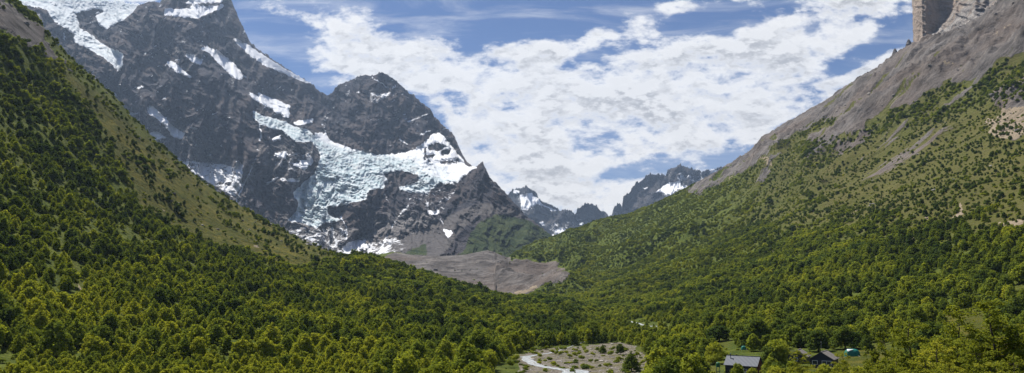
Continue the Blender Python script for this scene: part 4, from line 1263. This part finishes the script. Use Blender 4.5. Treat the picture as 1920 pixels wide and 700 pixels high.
# ---- the rest of the woods: one object
def points_object(name, P, scale, wide, rotz, tint, idxs, sources, label):
    me = bpy.data.meshes.new(name)
    me.vertices.add(len(P)); me.vertices.foreach_set('co', np.ascontiguousarray(P, np.float32).ravel())
    for an, ty, dat in (('psize', 'FLOAT_VECTOR', np.stack([scale * wide, scale * wide, scale], -1)), ('prot', 'FLOAT_VECTOR', np.stack([rotz * 0, rotz * 0, rotz], -1)), ('tint', 'FLOAT', tint), ('pick', 'INT', idxs)):
        a = me.attributes.new(an, ty, 'POINT')
        if ty == 'FLOAT_VECTOR': a.data.foreach_set('vector', np.ascontiguousarray(dat, np.float32).ravel())
        elif ty == 'FLOAT': a.data.foreach_set('value', np.ascontiguousarray(dat, np.float32))
        else: a.data.foreach_set('value', np.ascontiguousarray(dat, np.int32))
    o = bpy.data.objects.new(name, me); COL.objects.link(o)
    cl = bpy.data.collections.new(name + '_kinds')
    for s_ in sources:
        q = s_.copy(); q.name = 'z%02d' % len(cl.objects); cl.objects.link(q)
    ng = bpy.data.node_groups.new(name + '_scatter', 'GeometryNodeTree')
    ng.interface.new_socket('Geometry', in_out='INPUT', socket_type='NodeSocketGeometry')
    ng.interface.new_socket('Geometry', in_out='OUTPUT', socket_type='NodeSocketGeometry')
    n_ = ng.nodes; l_ = ng.links
    gi, go = n_.new('NodeGroupInput'), n_.new('NodeGroupOutput')
    ip = n_.new('GeometryNodeInstanceOnPoints'); ci = n_.new('GeometryNodeCollectionInfo')
    ci.inputs['Collection'].default_value = cl; ci.inputs['Separate Children'].default_value = True; ci.inputs['Reset Children'].default_value = True
    def na(nm, ty):
        q = n_.new('GeometryNodeInputNamedAttribute'); q.data_type = ty; q.inputs['Name'].default_value = nm
        return [s for s in q.outputs if s.name == 'Attribute' and s.enabled][0]
    l_.new(gi.outputs[0], ip.inputs['Points']); l_.new(ci.outputs[0], ip.inputs['Instance'])
    ip.inputs['Pick Instance'].default_value = True
    l_.new(na('pick', 'INT'), ip.inputs['Instance Index'])
    er = n_.new('FunctionNodeEulerToRotation'); l_.new(na('prot', 'FLOAT_VECTOR'), er.inputs[0]); l_.new(er.outputs[0], ip.inputs['Rotation'])
    l_.new(na('psize', 'FLOAT_VECTOR'), ip.inputs['Scale'])
    l_.new(ip.outputs[0], go.inputs[0])
    md = o.modifiers.new('scatter', 'NODES'); md.node_group = ng
    tag(o, label, kind='stuff')
    return o


rest = ~single
n_r = rest.sum()
rr_ = TR[rest]; kr = kind_r[rest]
pick = np.where(rr_ < 760, np.where(kr > np.where(TPX[rest] < 900, .5, .72), 3 + (RNG.random(n_r) > .5), (RNG.random(n_r) * 3).astype(int)), 5 + (RNG.random(n_r) * 2.4).astype(int))
wide_ = RNG.uniform(.75, 1.2, n_r) * np.where(rr_ > 1300, 1.25, 1.0)
points_object('forest', np.stack([TX[rest], TY[rest], TZ[rest] - .15], -1), TH[rest], wide_, RNG.uniform(0, 6.28, n_r), TT[rest], pick, MIDC + FARC,
              'continuous southern beech woods covering both slopes and the valley floor')
print('trees', len(TX))

# ---- low scrub
cntb = RNG.poisson(np.minimum(area * inview * (.4 + .6 * (cov_t > .5) + .15 * (A_grav[:-1, :-1] > .4) + 1.2 * (gpy[:-1, :-1] > 668) * (gpx[:-1, :-1] < 700)) * np.where(cr_ < 900, smooth(-.3, .5, fbm(cx_ / 15, cy_ / 15, None, 3, .6, seed=231)), 1.5 * smooth(.0, .45, fbm(cx_ / 60, cy_ / 26, None, 5, .65, seed=233))) / np.interp(cr_, [200, 500, 1000, 1600, 2200], [16, 24, 30, 42, 90]) * (cr_ < 2200) * (.35 + 1.0 * (A_dry[:-1, :-1] > .3) + .65 * (cr_ < 900)) * (A_rock[:-1, :-1] < .4) * (1 - .0 * A_grav[:-1, :-1]) * (cz_ > -60), 5) * (SEGID[:-1, :-1] < 9))
ii, jj = np.nonzero(cntb); ii, jj = np.repeat(ii, cntb[ii, jj]), np.repeat(jj, cntb[ii, jj])
fa, fb = RNG.random(len(ii)), RNG.random(len(ii))
bx_, by_, bz_ = bil(GX), bil(GY), bil(GZ)
bn = len(bx_)
bpx, bpy_ = proj(bx_, by_, bz_)
br = np.hypot(bx_, by_)
ok = ~((np.abs(bpx - 1394) < 34) & (br < 262)) & ~((np.abs(bpx - 1540) < 70) & (br < 305) & (bpy_ < 690))
bx_, by_, bz_, br = bx_[ok], by_[ok], bz_[ok], br[ok]; bn = len(bx_)
points_object('scrub', np.stack([bx_, by_, bz_ - .1], -1), RNG.uniform(.5, 1.6, bn) * np.interp(br, [200, 1500], [1, 1.5]), RNG.uniform(1.0, 1.6, bn), RNG.uniform(0, 6.28, bn), np.clip(RNG.normal(.5, .22, bn), 0, 1), (RNG.random(bn) * 3).astype(int), BUSH,
              'low scrub between the trees and on the open slopes')
print('scrub', bn)

# ------------------------------------------------------------------ STONES
def rock_mesh(seed, mat):
    rng = np.random.default_rng(seed)
    v_, f_ = sphere_q((0, 0, 0), (1, .8, .65), 12, 8)
    v_ = np.array(v_); n_ = noise(v_[:, 0] * 1.3 + seed, v_[:, 1] * 1.3, v_[:, 2] * 1.3) + .5 * noise(v_[:, 0] * 3 + seed, v_[:, 1] * 3, v_[:, 2] * 3)
    v_ = v_ * (1 + .45 * n_[:, None])
    return mesh_np('stone', v_, np.array(f_), mat, smooth_sh=False, link=False)


M_STONE = simple_mat('stone', (0.36, 0.33, 0.29), .9, .1, var=.5, nscale=1.5)
M_STONE2 = simple_mat('grey_stone', (0.20, 0.185, 0.175), .9, .1, var=.5, nscale=1.5)
ST = [rock_mesh(1, M_STONE), rock_mesh(2, M_STONE2), rock_mesh(3, M_STONE), rock_mesh(4, M_STONE2)]
cnts = RNG.poisson(np.minimum(area * (A_grav[:-1, :-1] > .45) * inview * .10 * (cr_ > 200) * (cr_ < 700), 6))
ii, jj = np.nonzero(cnts); ii, jj = np.repeat(ii, cnts[ii, jj]), np.repeat(jj, cnts[ii, jj]); fa, fb = RNG.random(len(ii)), RNG.random(len(ii))
sx, sy, sz = bil(GX), bil(GY), bil(GZ); n_s = len(sx)
points_object('river_stones', np.stack([sx, sy, sz], -1), np.exp(RNG.normal(-1.6, .5, n_s)), RNG.uniform(1, 1.6, n_s), RNG.uniform(0, 6, n_s), sx * 0, (RNG.random(n_s) * 4).astype(int), ST, 'grey and tan stones strewn over the river gravel')
cnts = RNG.poisson(np.minimum(area * (.0009 * smooth(.4, .7, A_rock[:-1, :-1]) + .0006 * smooth(.3, .6, A_grass[:-1, :-1])) * inview * (cr_ > 500), 6) * (SEGID[:-1, :-1] < 9.1))
ii, jj = np.nonzero(cnts); ii, jj = np.repeat(ii, cnts[ii, jj]), np.repeat(jj, cnts[ii, jj]); fa, fb = RNG.random(len(ii)), RNG.random(len(ii))
sx, sy, sz = bil(GX), bil(GY), bil(GZ); n_s = len(sx)
points_object('scree_boulders', np.stack([sx, sy, sz], -1), np.exp(RNG.normal(.15, .55, n_s)), RNG.uniform(1, 1.6, n_s), RNG.uniform(0, 6, n_s), sx * 0, (RNG.random(n_s) * 4).astype(int), ST, 'boulders scattered over the scree and open slopes')
print('stones', n_s)

# ------------------------------------------------------------------ RIVER
mw, nt = new_mat('glacial_water'); S = N(nt); p_ = S.pos()
fo = S.noise(S.scalevec(p_, (1, .6, 1)), 0.9, 6, .7)
wc = S.mix(S.ramp(fo, .38, .62), (0.24, 0.255, 0.25), (0.50, 0.51, 0.50))
S.out(S.principled(wc, .3, S.bump(fo, .8, .25), .5))


def ribbon(name, pts, label):
    """pts: px, py, width in metres across the view"""
    P = [(hit(a, b), w_) for a, b, w_ in pts]
    dense = []
    for (p0, w0), (p1, w1) in zip(P[:-1], P[1:]):
        n = max(2, int((p1 - p0).length / 2.0))
        for k in range(n): dense.append((p0.lerp(p1, k / n), w0 + (w1 - w0) * k / n))
    dense.append(P[-1])
    vs, fs_ = [], []
    for k, (p, w_) in enumerate(dense):
        d_ = (dense[min(k + 3, len(dense) - 1)][0] - dense[max(k - 3, 0)][0]); d_.z = 0; d_.normalize()
        nrm = Vector((-d_.y, d_.x, 0))
        e_ = float(noise(np.array([k * .35]), np.array([2.2]), None, 91)[0]) * .35; f_ = float(noise(np.array([k * .35]), np.array([7.2]), None, 91)[0]) * .35
        for s_ in (-1, -.5, 0, .5, 1):
            q = p + nrm * (s_ * w_ / 2 * (1 + (e_ if s_ < 0 else f_)))
            vs.append((q.x, q.y, ground_z(q.x, q.y) + .16 - .10 * abs(s_)**4))
    for k in range(len(dense) - 1):
        for j in range(4): fs_.append((k * 5 + j, k * 5 + j + 1, (k + 1) * 5 + j + 1, (k + 1) * 5 + j))
    o = mesh_np(name, np.array(vs), np.array(fs_), mw); tag(o, label, kind='structure'); return o


ribbon('river', [(1098, 640.5, 0.6), (1060, 654, 1.0), (1028, 663, 1.6), (1006, 666, 2.0), (986, 669, 3.6), (990, 676, 4.6), (1003, 684, 4.2), (1024, 689, 3.8), (1050, 692, 5), (1080, 696, 8), (1070, 708, 10), (1040, 725, 12)], 'milky glacial river winding through pale gravel')
ribbon('stream', [(944, 673, 1.2), (962, 671, 2.2), (986, 669, 3.5)], 'thin side branch of the milky river')
ribbon('far_stream', [(1176, 602, 1.5), (1190, 605, 3), (1203, 609, 2.5), (1212, 612, 2), (1236, 612, 2.5), (1248, 613, 1.5)], 'white water glimpsed between the trees farther up the valley')

# ------------------------------------------------------------------ CAMP
M_NAVY = simple_mat('dark_blue_cladding', (0.030, 0.035, 0.052), .6, .3, stripes=(14, 14, 0))
M_ROOFM = simple_mat('grey_metal_roof', (0.055, 0.072, 0.105), .55, .3, .0, .12, 2, stripes=(16, 0, 0))
M_ROOF2 = simple_mat('weathered_grey_roof', (0.20, 0.18, 0.165), .8, .2, 0, .3, 2, stripes=(0, 14, 0))
M_RED = simple_mat('red_brown_boards', (0.13, 0.040, 0.022), .8, .2, stripes=(0, 22, 0))
M_WHITE = simple_mat('white_paint', (0.75, 0.75, 0.73), .6, .3)
M_GLASS = simple_mat('window_glass', (0.03, 0.04, 0.05), .08, .6)
M_TENT = simple_mat('teal_tent_cloth', (0.012, 0.16, 0.125), .55, .3, var=.25)
M_GREEN = simple_mat('green_plastic', (0.015, 0.13, 0.055), .5, .3)
M_BLUE = simple_mat('blue_grey_metal', (0.05, 0.09, 0.12), .5, .3)
M_WOOD = simple_mat('pale_boards', (0.42, 0.34, 0.24), .8, .1)


def gable_house(name, loc, rz, L, Wd, wall_h, ridge_h, mats, label, cat, windows=(), end_mat=None, chimney=True):
    """ridge along local x, length L, width Wd; front long wall faces local -y"""
    root = empty(name, loc, rz); tag(root, label, cat)
    wb = MB().box((0, 0, wall_h / 2 - .6), (L, Wd, wall_h + 1.2))
    wb.build('wall', mats[0], root)
    hw = Wd / 2
    for sx_, mt_ in ((-1, mats[0]), (1, end_mat or mats[0])):
        g = MB(); x0 = sx_ * L / 2; t_ = .06
        prof = [(-hw, wall_h), (hw, wall_h), (0, wall_h + ridge_h)]
        vs = [(x0 - (t_ if sx_ > 0 else 0), a, b) for a, b in prof] + [(x0 + (0 if sx_ > 0 else t_), a, b) for a, b in prof]
        g.add(vs, [(0, 2, 1), (3, 4, 5), (0, 1, 4, 3), (1, 2, 5, 4), (2, 0, 3, 5)])
        if end_mat and sx_ > 0:
            g.box((x0 + .03, 0, wall_h / 2 - .6), (.06, Wd + .01, wall_h + 1.19))
        g.build('gable', mt_, root)
    rf = MB(); o_ = .35; th = .12
    sl = ridge_h / hw
    for s_ in (-1, 1):
        vs = []
        for x in (-L / 2 - o_, L / 2 + o_):
            vs += [(x, s_ * (hw + o_), wall_h - o_ * sl + .03), (x, 0, wall_h + ridge_h + .03), (x, 0, wall_h + ridge_h + .03 + th), (x, s_ * (hw + o_), wall_h - o_ * sl + .03 + th)]
        rf.add(vs, [(0, 1, 2, 3), (4, 7, 6, 5), (0, 4, 5, 1), (3, 2, 6, 7), (0, 3, 7, 4)])
    rfo = rf.build('roof', mats[1], root)
    MB().box((0, 0, wall_h + ridge_h + .16), (L + .7, .3, .08)).build('ridge_cap', mats[1], rfo)
    if chimney:
        MB().tube([(-L * .38, -hw * .35, wall_h + ridge_h * .6), (-L * .38, -hw * .35, wall_h + ridge_h + .7)], [.11, .11], 10).tube([(-L * .38, -hw * .35, wall_h + ridge_h + .7), (-L * .38, -hw * .35, wall_h + ridge_h + .85)], [.2, .02], 10).build('chimney', M_BLUE, rfo)
    for (face, a, z, ww, wh, npane) in windows:
        f = MB(); fr = .11
        if face == 'front': c = lambda da, dz, d: (a + da, -hw - d, z + dz); S3 = lambda sa, sz, d: (sa, d, sz)
        else: c = lambda da, dz, d: (-L / 2 - d, a + da, z + dz); S3 = lambda sa, sz, d: (d, sa, sz)
        for dz_ in (-wh / 2, wh / 2): f.box(c(0, dz_, .05), S3(ww + fr, fr, .10))
        for k in range(npane + 1): f.box(c(-ww / 2 + ww * k / npane, 0, .05), S3(fr, wh - fr - .004, .096))
        wo_ = f.build('window', M_WHITE, root)
        MB().box(c(0, 0, .02), S3(ww - .01, wh - .01, .04)).build('pane', M_GLASS, wo_)
    return root


def at_r(px, py, r):
    X_, Y_, Z_ = ray(px, py); q = math.hypot(X_, Y_)
    x, y = float(X_) / q * r, float(Y_) / q * r
    return Vector((x, y, ground_z(x, y)))


pc = at_r(1395, 700, 256)
gable_house('cabin', (pc.x, pc.y, pc.z), R(-36), 9.6, 5.2, 3.3, 2.4, (M_NAVY, M_ROOFM), 'lone dark navy cabin with grey metal roof and red-brown end', 'cabin',
            [('front', 1.4, 1.7, 1.0, 1.0, 1)], M_RED)
ph = hit(1546, 687)
gable_house('house', (ph.x, ph.y, ph.z - .1), R(58), 8.4, 6.9, 2.6, 2.1, (M_NAVY, M_ROOF2), 'dark gabled house with white-framed windows beside the green tent', 'house',
            [('side', 2.0, 1.5, 1.5, 1.2, 1), ('side', -1.5, 1.5, 2.7, 1.2, 2)], None, False)
ph = hit(1499, 680)
gable_house('house', (ph.x, ph.y, ph.z - .1), R(62), 7.6, 6.0, 2.4, 1.9, (M_NAVY, M_ROOF2), 'dark gabled house half hidden by a layered tree, left of its twin', 'house',
            [('side', 0.6, 1.4, 1.2, 1.0, 1)], None, False)
# deck in front of the house
pd_ = hit(1552, 693)
dk = empty('deck', (pd_.x, pd_.y, pd_.z), R(-28)); tag(dk, 'grey timber deck before the house with white-framed windows', 'deck')
MB().box((0, 0, .5), (6.0, 1.6, .12)).build('platform', M_ROOF2, dk)
for x_ in (-2.8, -1.4, 0, 1.4, 2.8): MB().box((x_, -.7, .2), (.14, .14, .48)).build('post', M_ROOF2, dk)
MB().box((0, -.72, 1.35), (5.9, .08, .1)).box((-2.9, -.72, .95), (.09, .08, .7)).box((2.9, -.72, .95), (.09, .08, .7)).build('railing', M_ROOF2, dk)
# mast
pm = hit(1541, 676)
ms_ = empty('radio_mast', tuple(pm)); tag(ms_, 'thin pale mast rising behind the dark gabled house', 'mast')
MB().tube([(0, 0, 0), (0, 0, 6.4)], [.035, .02], 8).build('pole', M_WHITE, ms_); MB().box((0, 0, 6.2), (.6, .03, .03)).box((0, 0, 5.9), (.4, .03, .03)).build('antenna', M_WHITE, ms_)


def dome_tent(name, loc, rz, L, Wd, Hh, mat, label, patch=True):
    root = empty(name, loc, rz); tag(root, label, 'tent')
    nu, nv = 28, 12; vs = []; fs_ = []
    for j in range(nv + 1):
        ph_ = math.pi / 2 * j / nv
        for i in range(nu):
            th = 2 * math.pi * i / nu
            ribs = 1 - .05 * abs(math.sin(th * 3))
            sup = lambda c_: math.copysign(abs(c_)**.75, c_)
            vs.append((L / 2 * sup(math.cos(th)) * math.cos(ph_)**.55 * ribs, Wd / 2 * sup(math.sin(th)) * math.cos(ph_)**.55 * ribs, Hh * math.sin(ph_)**.9 - .05))
    for j in range(nv):
        for i in range(nu): fs_.append((j * nu + i, j * nu + (i + 1) % nu, (j + 1) * nu + (i + 1) % nu, (j + 1) * nu + i))
    MB().add(vs, fs_).build('canvas', mat, root, True)
    if patch:
        pts = []
        def surf(th, ph_, k=1.03):
            sup = lambda c_: math.copysign(abs(c_)**.75, c_)
            return (k * L / 2 * sup(math.cos(th)) * math.cos(ph_)**.55, k * Wd / 2 * sup(math.sin(th)) * math.cos(ph_)**.55, k * Hh * math.sin(ph_)**.9)
        n = 6; vs = []; fs_ = []
        for a in range(n + 1):
            for b in range(n + 1):
                t_ = a / n; s_ = (b / n - .5) * (t_)
                vs.append(surf(-math.pi / 2 - .45 + s_ * 1.3, .62 + t_ * .55))
        for a in range(n):
            for b in range(n): q = a * (n + 1) + b; fs_.append((q, q + 1, q + n + 2, q + n + 1))
        MB().add(vs, fs_).build('white_panel', M_WHITE, root, True)
    MB().tube([(-L * .35, -Wd * .5, .0), (-L * .5, -Wd * .85, -.1)], [.02, .02], 4).tube([(L * .35, -Wd * .5, .4), (L * .5, -Wd * .85, -.1)], [.02, .02], 4).build('guy_rope', M_WHITE, root)
    return root


pt = hit(1598, 668)
dome_tent('dome_tent', (pt.x, pt.y, pt.z), R(-22), 5.2, 3.6, 2.5, M_TENT, 'teal green dome tent with a white panel on the clearing')
pt = at_r(1395, 662, 335)
dome_tent('dome_tent', (pt.x, pt.y, pt.z + .9), R(-12), 2.2, 1.8, 1.5, M_TENT, 'small bright green tent glimpsed above the dark cabin roof', False)
# water tank on a stand
pk = at_r(1346.5, 698, 254)
tk = empty('tank_stand', tuple(pk), R(-18)); tag(tk, 'green tank on tall blue-grey legs left of the dark cabin', 'tank stand')
MB().tube([(0, 0, 3.0), (0, 0, 3.05), (0, 0, 4.1), (0, 0, 4.25), (0, 0, 4.3)], [.55, .58, .58, .4, .12], 16).build('tank', M_GREEN, tk)
for a_, b_ in ((-.5, -.45), (.5, -.45), (-.5, .45), (.5, .45)): MB().box((a_, b_, 1.45), (.12, .12, 2.95)).build('leg', M_BLUE, tk)
MB().box((0, 0, 2.96), (1.2, 1.1, .08)).build('platform', M_BLUE, tk)
MB().box((0, -.45, 1.5), (.88, .05, .08)).box((0, .45, 1.5), (.88, .05, .08)).build('brace', M_BLUE, tk)
# white covered heap in front of the cabin, pale boards
pw = at_r(1371, 701, 248)
tarp = dome_tent('covered_heap', (pw.x, pw.y, pw.z), R(-20), 1.7, 1.3, 1.3, M_WHITE, 'small white covered heap against the front of the dark cabin', False); tarp['category'] = 'covered heap'
pb = at_r(1320, 692, 262)
bo = MB()
for k in range(5): bo.box((0, 0, .12 + .07 * k), (1.7 - .05 * k, .5, .06), rz=.04 * k)
bo = bo.build('board_stack', M_WHITE); bo.location = tuple(pb); bo.rotation_euler = (0, 0, R(-14)); tag(bo, 'small pale stack of boards on the grass near the green tank', 'boards')
pf = at_r(1481, 664, 322)
fe = empty('rail_fence', tuple(pf), R(-15)); tag(fe, 'short pale wooden rail fence left of the half hidden house', 'fence')
MB().box((0, 0, .95), (3.4, .08, .16)).box((0, 0, .5), (3.4, .08, .14)).build('rail', M_WOOD, fe)
for x_ in (-1.6, 0, 1.6): MB().box((x_, .09, .5), (.12, .1, 1.1)).build('post', M_WOOD, fe)

# ------------------------------------------------------------------ trees the photograph shows standing apart
for (px_, py_, hp, var, tint, wd, lab) in (
        (1184, 697, 38, 4, .12, 1.15, 'dark conical tree standing alone on the near edge of the gravel'),
        (1130, 663, 17, 4, .25, 1.1, 'small dark tree alone in the middle of the gravel'),
        (1163, 665, 21, 0, .15, 1.0, 'dark upright tree where the gravel meets the wood'),
        (1349, 641, 30, 2, .12, 1.9, 'wide dark round tree at the back of the small clearing'),
        (1387, 636, 25, 3, .15, 1.6, 'round dark tree next to the widest tree of the clearing'),
        (1385, 712, 30, 1, .72, 1.1, 'small bright tree in front of the dark cabin wall'),
        (1412, 712, 22, 2, .70, 1.2, 'low bright tree by the red-brown end of the cabin'),
        (1444, 696, 44, 1, .35, 1.1, 'full rounded tree rising behind the cabin end'),
        (1326, 676, 42, 1, .45, 1.0, 'tall leafy tree between clearing and green tank'),
        (1535, 660, 40, 3, .02, 1.2, 'large dark bushy tree directly behind the two gabled houses'),
        (1585, 655, 42, 0, .05, 1.3, 'very dark tree rising behind the teal tent'),
        (1605, 655, 30, 3, .05, 1.3, 'dark spreading tree right behind the tent end'),
        (1626, 662, 36, 4, .05, .8, 'narrow dark tree just right of the teal tent'),
        (1769, 632, 24, 2, .0, 1.3, 'dark blue-green shrub-like tree on the right hand clearing')):
    q = hit(px_, min(py_, 712)); d_ = math.hypot(q.x, q.y)
    plant((q.x, q.y, q.z - .1), hp * d_ / F, var, tint, lab, None, wide=wd)
# small shrubs on the gravel
k = 0
for (px_, py_, hp, tint) in ((1044, 666, 8, .7), (1052, 668, 9, .75), (1062, 665, 7, .8), (1068, 672, 8, .7), (1078, 670, 9, .75), (1086, 667, 7, .7), (1090, 676, 9, .65), (1036, 664, 8, .8), (1100, 664, 8, .7), (1111, 668, 7, .75), (1096, 658, 6, .6),
                             (1075, 658, 5, .6), (1059, 656, 5, .6), (1120, 657, 5, .65), (1145, 668, 9, .75), (1150, 658, 8, .7), (1160, 676, 7, .7), (1012, 672, 9, .7), (1030, 678, 8, .6), (1118, 680, 6, .6), (1136, 690, 8, .7), (1110, 694, 7, .75), (1022, 700, 8, .7), (1205, 684, 8, .75),
                             (1216, 676, 9, .7), (1000, 660, 8, .55), (1025, 656, 7, .5), (968, 678, 12, .6), (956, 690, 14, .6), (985, 697, 9, .7), (1170, 688, 6, .7), (1195, 668, 8, .75), (1213, 694, 9, .7)):
    q = hit(px_, py_); d_ = math.hypot(q.x, q.y)
    s_ = NEAR[6].copy(); s_.name = 'gravel_shrub'; COL.objects.link(s_); s_.location = (q.x, q.y, q.z - .05); hh = hp * d_ / F * 1.3
    s_.scale = (hh * random.uniform(.7, 1.1), hh * .8, hh); s_.rotation_euler = (0, 0, random.uniform(0, 6.28)); s_['tint'] = tint
    zn = 'on the gravel right beside the river bend' if px_ < 1035 else ('in the loose row along the middle of the gravel' if px_ < 1130 else 'on the gravel margin near the lone conical tree')
    tag(s_, f'small yellow-green shrub {zn}', 'shrub', f'small yellow-green shrubs {zn}')

# ------------------------------------------------------------------ FOREGROUND TREES with layered sprays of leaves
def layered(seed, nl=5200):
    """unit: metres; 10 high"""
    rng = np.random.default_rng(seed); rd = random.Random(seed)
    b = MB(); pads = []
    stems = [((0, 0), 10.0, 0)] + [((rd.uniform(-.9, .9), rd.uniform(-.9, .9)), rd.uniform(6.8, 8.8), 1.3) for _ in range(2)]
    for (ox, oy), hh, z0 in stems:
        pts = []; x, y = 0.0, 0.0
        for k in range(9):
            t = k / 8
            x = ox * t * 1.2 + .16 * math.sin(k * 1.7 + seed) ; y = oy * t * 1.2 + .16 * math.cos(k * 1.3 + seed)
            pts.append((x, y, z0 + (hh - z0) * t))
        b.tube(pts, [.17 * (1 - .88 * k / 8) * (1 if z0 == 0 else .7) for k in range(9)], 7)
        nb = 36 if z0 == 0 else 22
        for i in range(nb):
            t = .30 + .68 * (i + rd.random()) / nb
            kk = min(7, int(t * 8)); f_ = t * 8 - kk
            p0 = Vector(pts[kk]).lerp(Vector(pts[kk + 1]), f_)
            a = i * 2.4 + rd.uniform(-.6, .6); l = (2.6 * (1 - t)**.45 + .40) * rd.uniform(.6, 1.15)
            up = rd.uniform(.02, .35)
            mid = p0 + Vector((math.cos(a) * l * .5, math.sin(a) * l * .5, l * up * .7)); end = p0 + Vector((math.cos(a) * l, math.sin(a) * l, l * up))
            b.tube([p0, mid, end], [.045 * (1 - t * .6), .03 * (1 - t * .5), .01], 4)
            for q in range(max(1, int(l / .45)) + 2):
                s_ = .22 + .83 * (q + 1) / (max(1, int(l / .45)) + 2)
                c_ = p0.lerp(end, min(s_, 1.05)) + Vector((rd.uniform(-.25, .25), rd.uniform(-.25, .25), rd.uniform(-.05, .12)))
                pads.append((c_, rd.uniform(.22, .52) * (1 - t * .35), a))
        pads.append((Vector(pts[-1]), .22, 0)); pads.append((Vector(pts[-1]) - Vector((0, 0, .35)), .32, 0))
    w_ = np.array([p[1]**2 for p in pads]); w_ /= w_.sum()
    bi = rng.choice(len(pads), nl, p=w_)
    C = np.array([tuple(p[0]) for p in pads])[bi]; Rr = np.array([p[1] for p in pads])[bi]
    ang = rng.uniform(0, 6.283, nl); rad = np.sqrt(rng.random(nl)) * Rr
    P = C + np.stack([np.cos(ang) * rad, np.sin(ang) * rad, rng.normal(0, .07, nl) - .10 * (rad / Rr)**2], -1)
    Nn = rng.normal(size=(nl, 3)) * .65 + np.array([0, 0, 1.0])
    cr0 = quads_mesh('crown', P, Nn, .068, M_LEAF_NEAR, rng)
    tr0 = b.build('trunk', M_BARK, link=False, smooth_sh=True)
    return cr0, tr0


LAY = [layered(s, n) for s, n in ((1, 17000), (2, 15000), (3, 17000), (4, 15000))]
FG = [  # px, distance, top py, variant, tint, width factor, label
    (1868, 78, 563, 0, .62, 1.0, 'tallest layered tree of the foreground group, near the photo edge'),
    (1801, 84, 572, 1, .50, .72, 'slim layered tree with a bare dark stem, second tallest'),
    (1712, 90, 600, 2, .66, .95, 'spreading layered tree with a lone leafy tip, left end of the tall group'),
    (1762, 74, 636, 3, .95, .95, 'bright yellow flat-topped tree between the two tall slim trees'),
    (1912, 82, 606, 2, .72, .9, 'leafy tree cut by the picture edge beside the tallest tree'),
    (1836, 66, 648, 1, .80, .9, 'lower yellow-green tree in front of the tallest tree'),
    (1660, 100, 622, 0, .60, .75, 'slender olive tree left of the spreading layered tree'),
    (1735, 62, 668, 0, .70, .9, 'low leafy tree filling the bottom below the flat-topped tree'),
    (1905, 58, 662, 3, .78, .9, 'low yellow-green tree in the bottom corner'),
    (1790, 60, 684, 2, .75, .9, 'lowest tree crown along the bottom, between its two neighbours'),
    (1682, 76, 664, 3, .74, .9, 'lower tree at the left foot of the tall foreground group'),
    (1502, 150, 657, 1, .80, .9, 'layered yellow-green tree hiding most of the left gabled house'),
    (1580, 140, 660, 2, .78, .72, 'layered tree overlapping the right side of the house with white-framed windows'),
    (1535, 120, 686, 3, .95, 1.0, 'bright flat tree crown along the bottom below the gabled houses'),
    (1460, 130, 690, 0, .95, 1.0, 'yellow tree crown at the bottom between cabin and houses'),
    (1610, 118, 688, 1, .90, 1.0, 'yellow-green tree crown at the bottom below the teal tent'),
    (1645, 96, 676, 3, .80, .9, 'low spreading tree crown at the bottom, right of the clearing grass'),
    (1838, 92, 618, 2, .66, 1.0, 'mid-height layered tree directly behind the gap between the two tallest'),
    (1890, 96, 628, 1, .60, 1.0, 'layered tree behind and below the tallest one, on its shaded side'),
    (1735, 98, 632, 0, .68, .9, 'layered tree between the lone leafy tip and the yellow flat-topped tree'),
    (1855, 60, 676, 2, .84, 1.0, 'broad bright crown on the bottom edge under the tallest tree'),
    (1700, 62, 690, 1, .84, 1.0, 'broad bright crown on the bottom edge at the left of the tall group'),
    (1760, 52, 688, 3, .80, 1.0, 'broad bright crown on the bottom edge under the flat-topped tree'),
]
for (px_, r_, ty, var, tint, wf, lab) in FG:
    q = at_r(px_, 700, r_)
    u_, e_ = ue(px_, ty)
    hgt = float(e_) * r_ - q.z
    t = empty('layered_beech', (q.x, q.y, q.z - .1), random.uniform(0, 6.28)); s_ = hgt / 10.0
    t.scale = (s_ * wf * 1.12, s_ * wf * 1.12, s_); tag(t, lab, 'tree')
    c = LAY[var][0].copy(); c.name = 'crown'; COL.objects.link(c); c.parent = t; c['tint'] = tint * .78
    k = LAY[var][1].copy(); k.name = 'trunk'; COL.objects.link(k); k.parent = t
for o_ in NEAR + MIDC + FARC + BUSH + TRUNKS + ST + [x for l in LAY for x in l]:
    pass
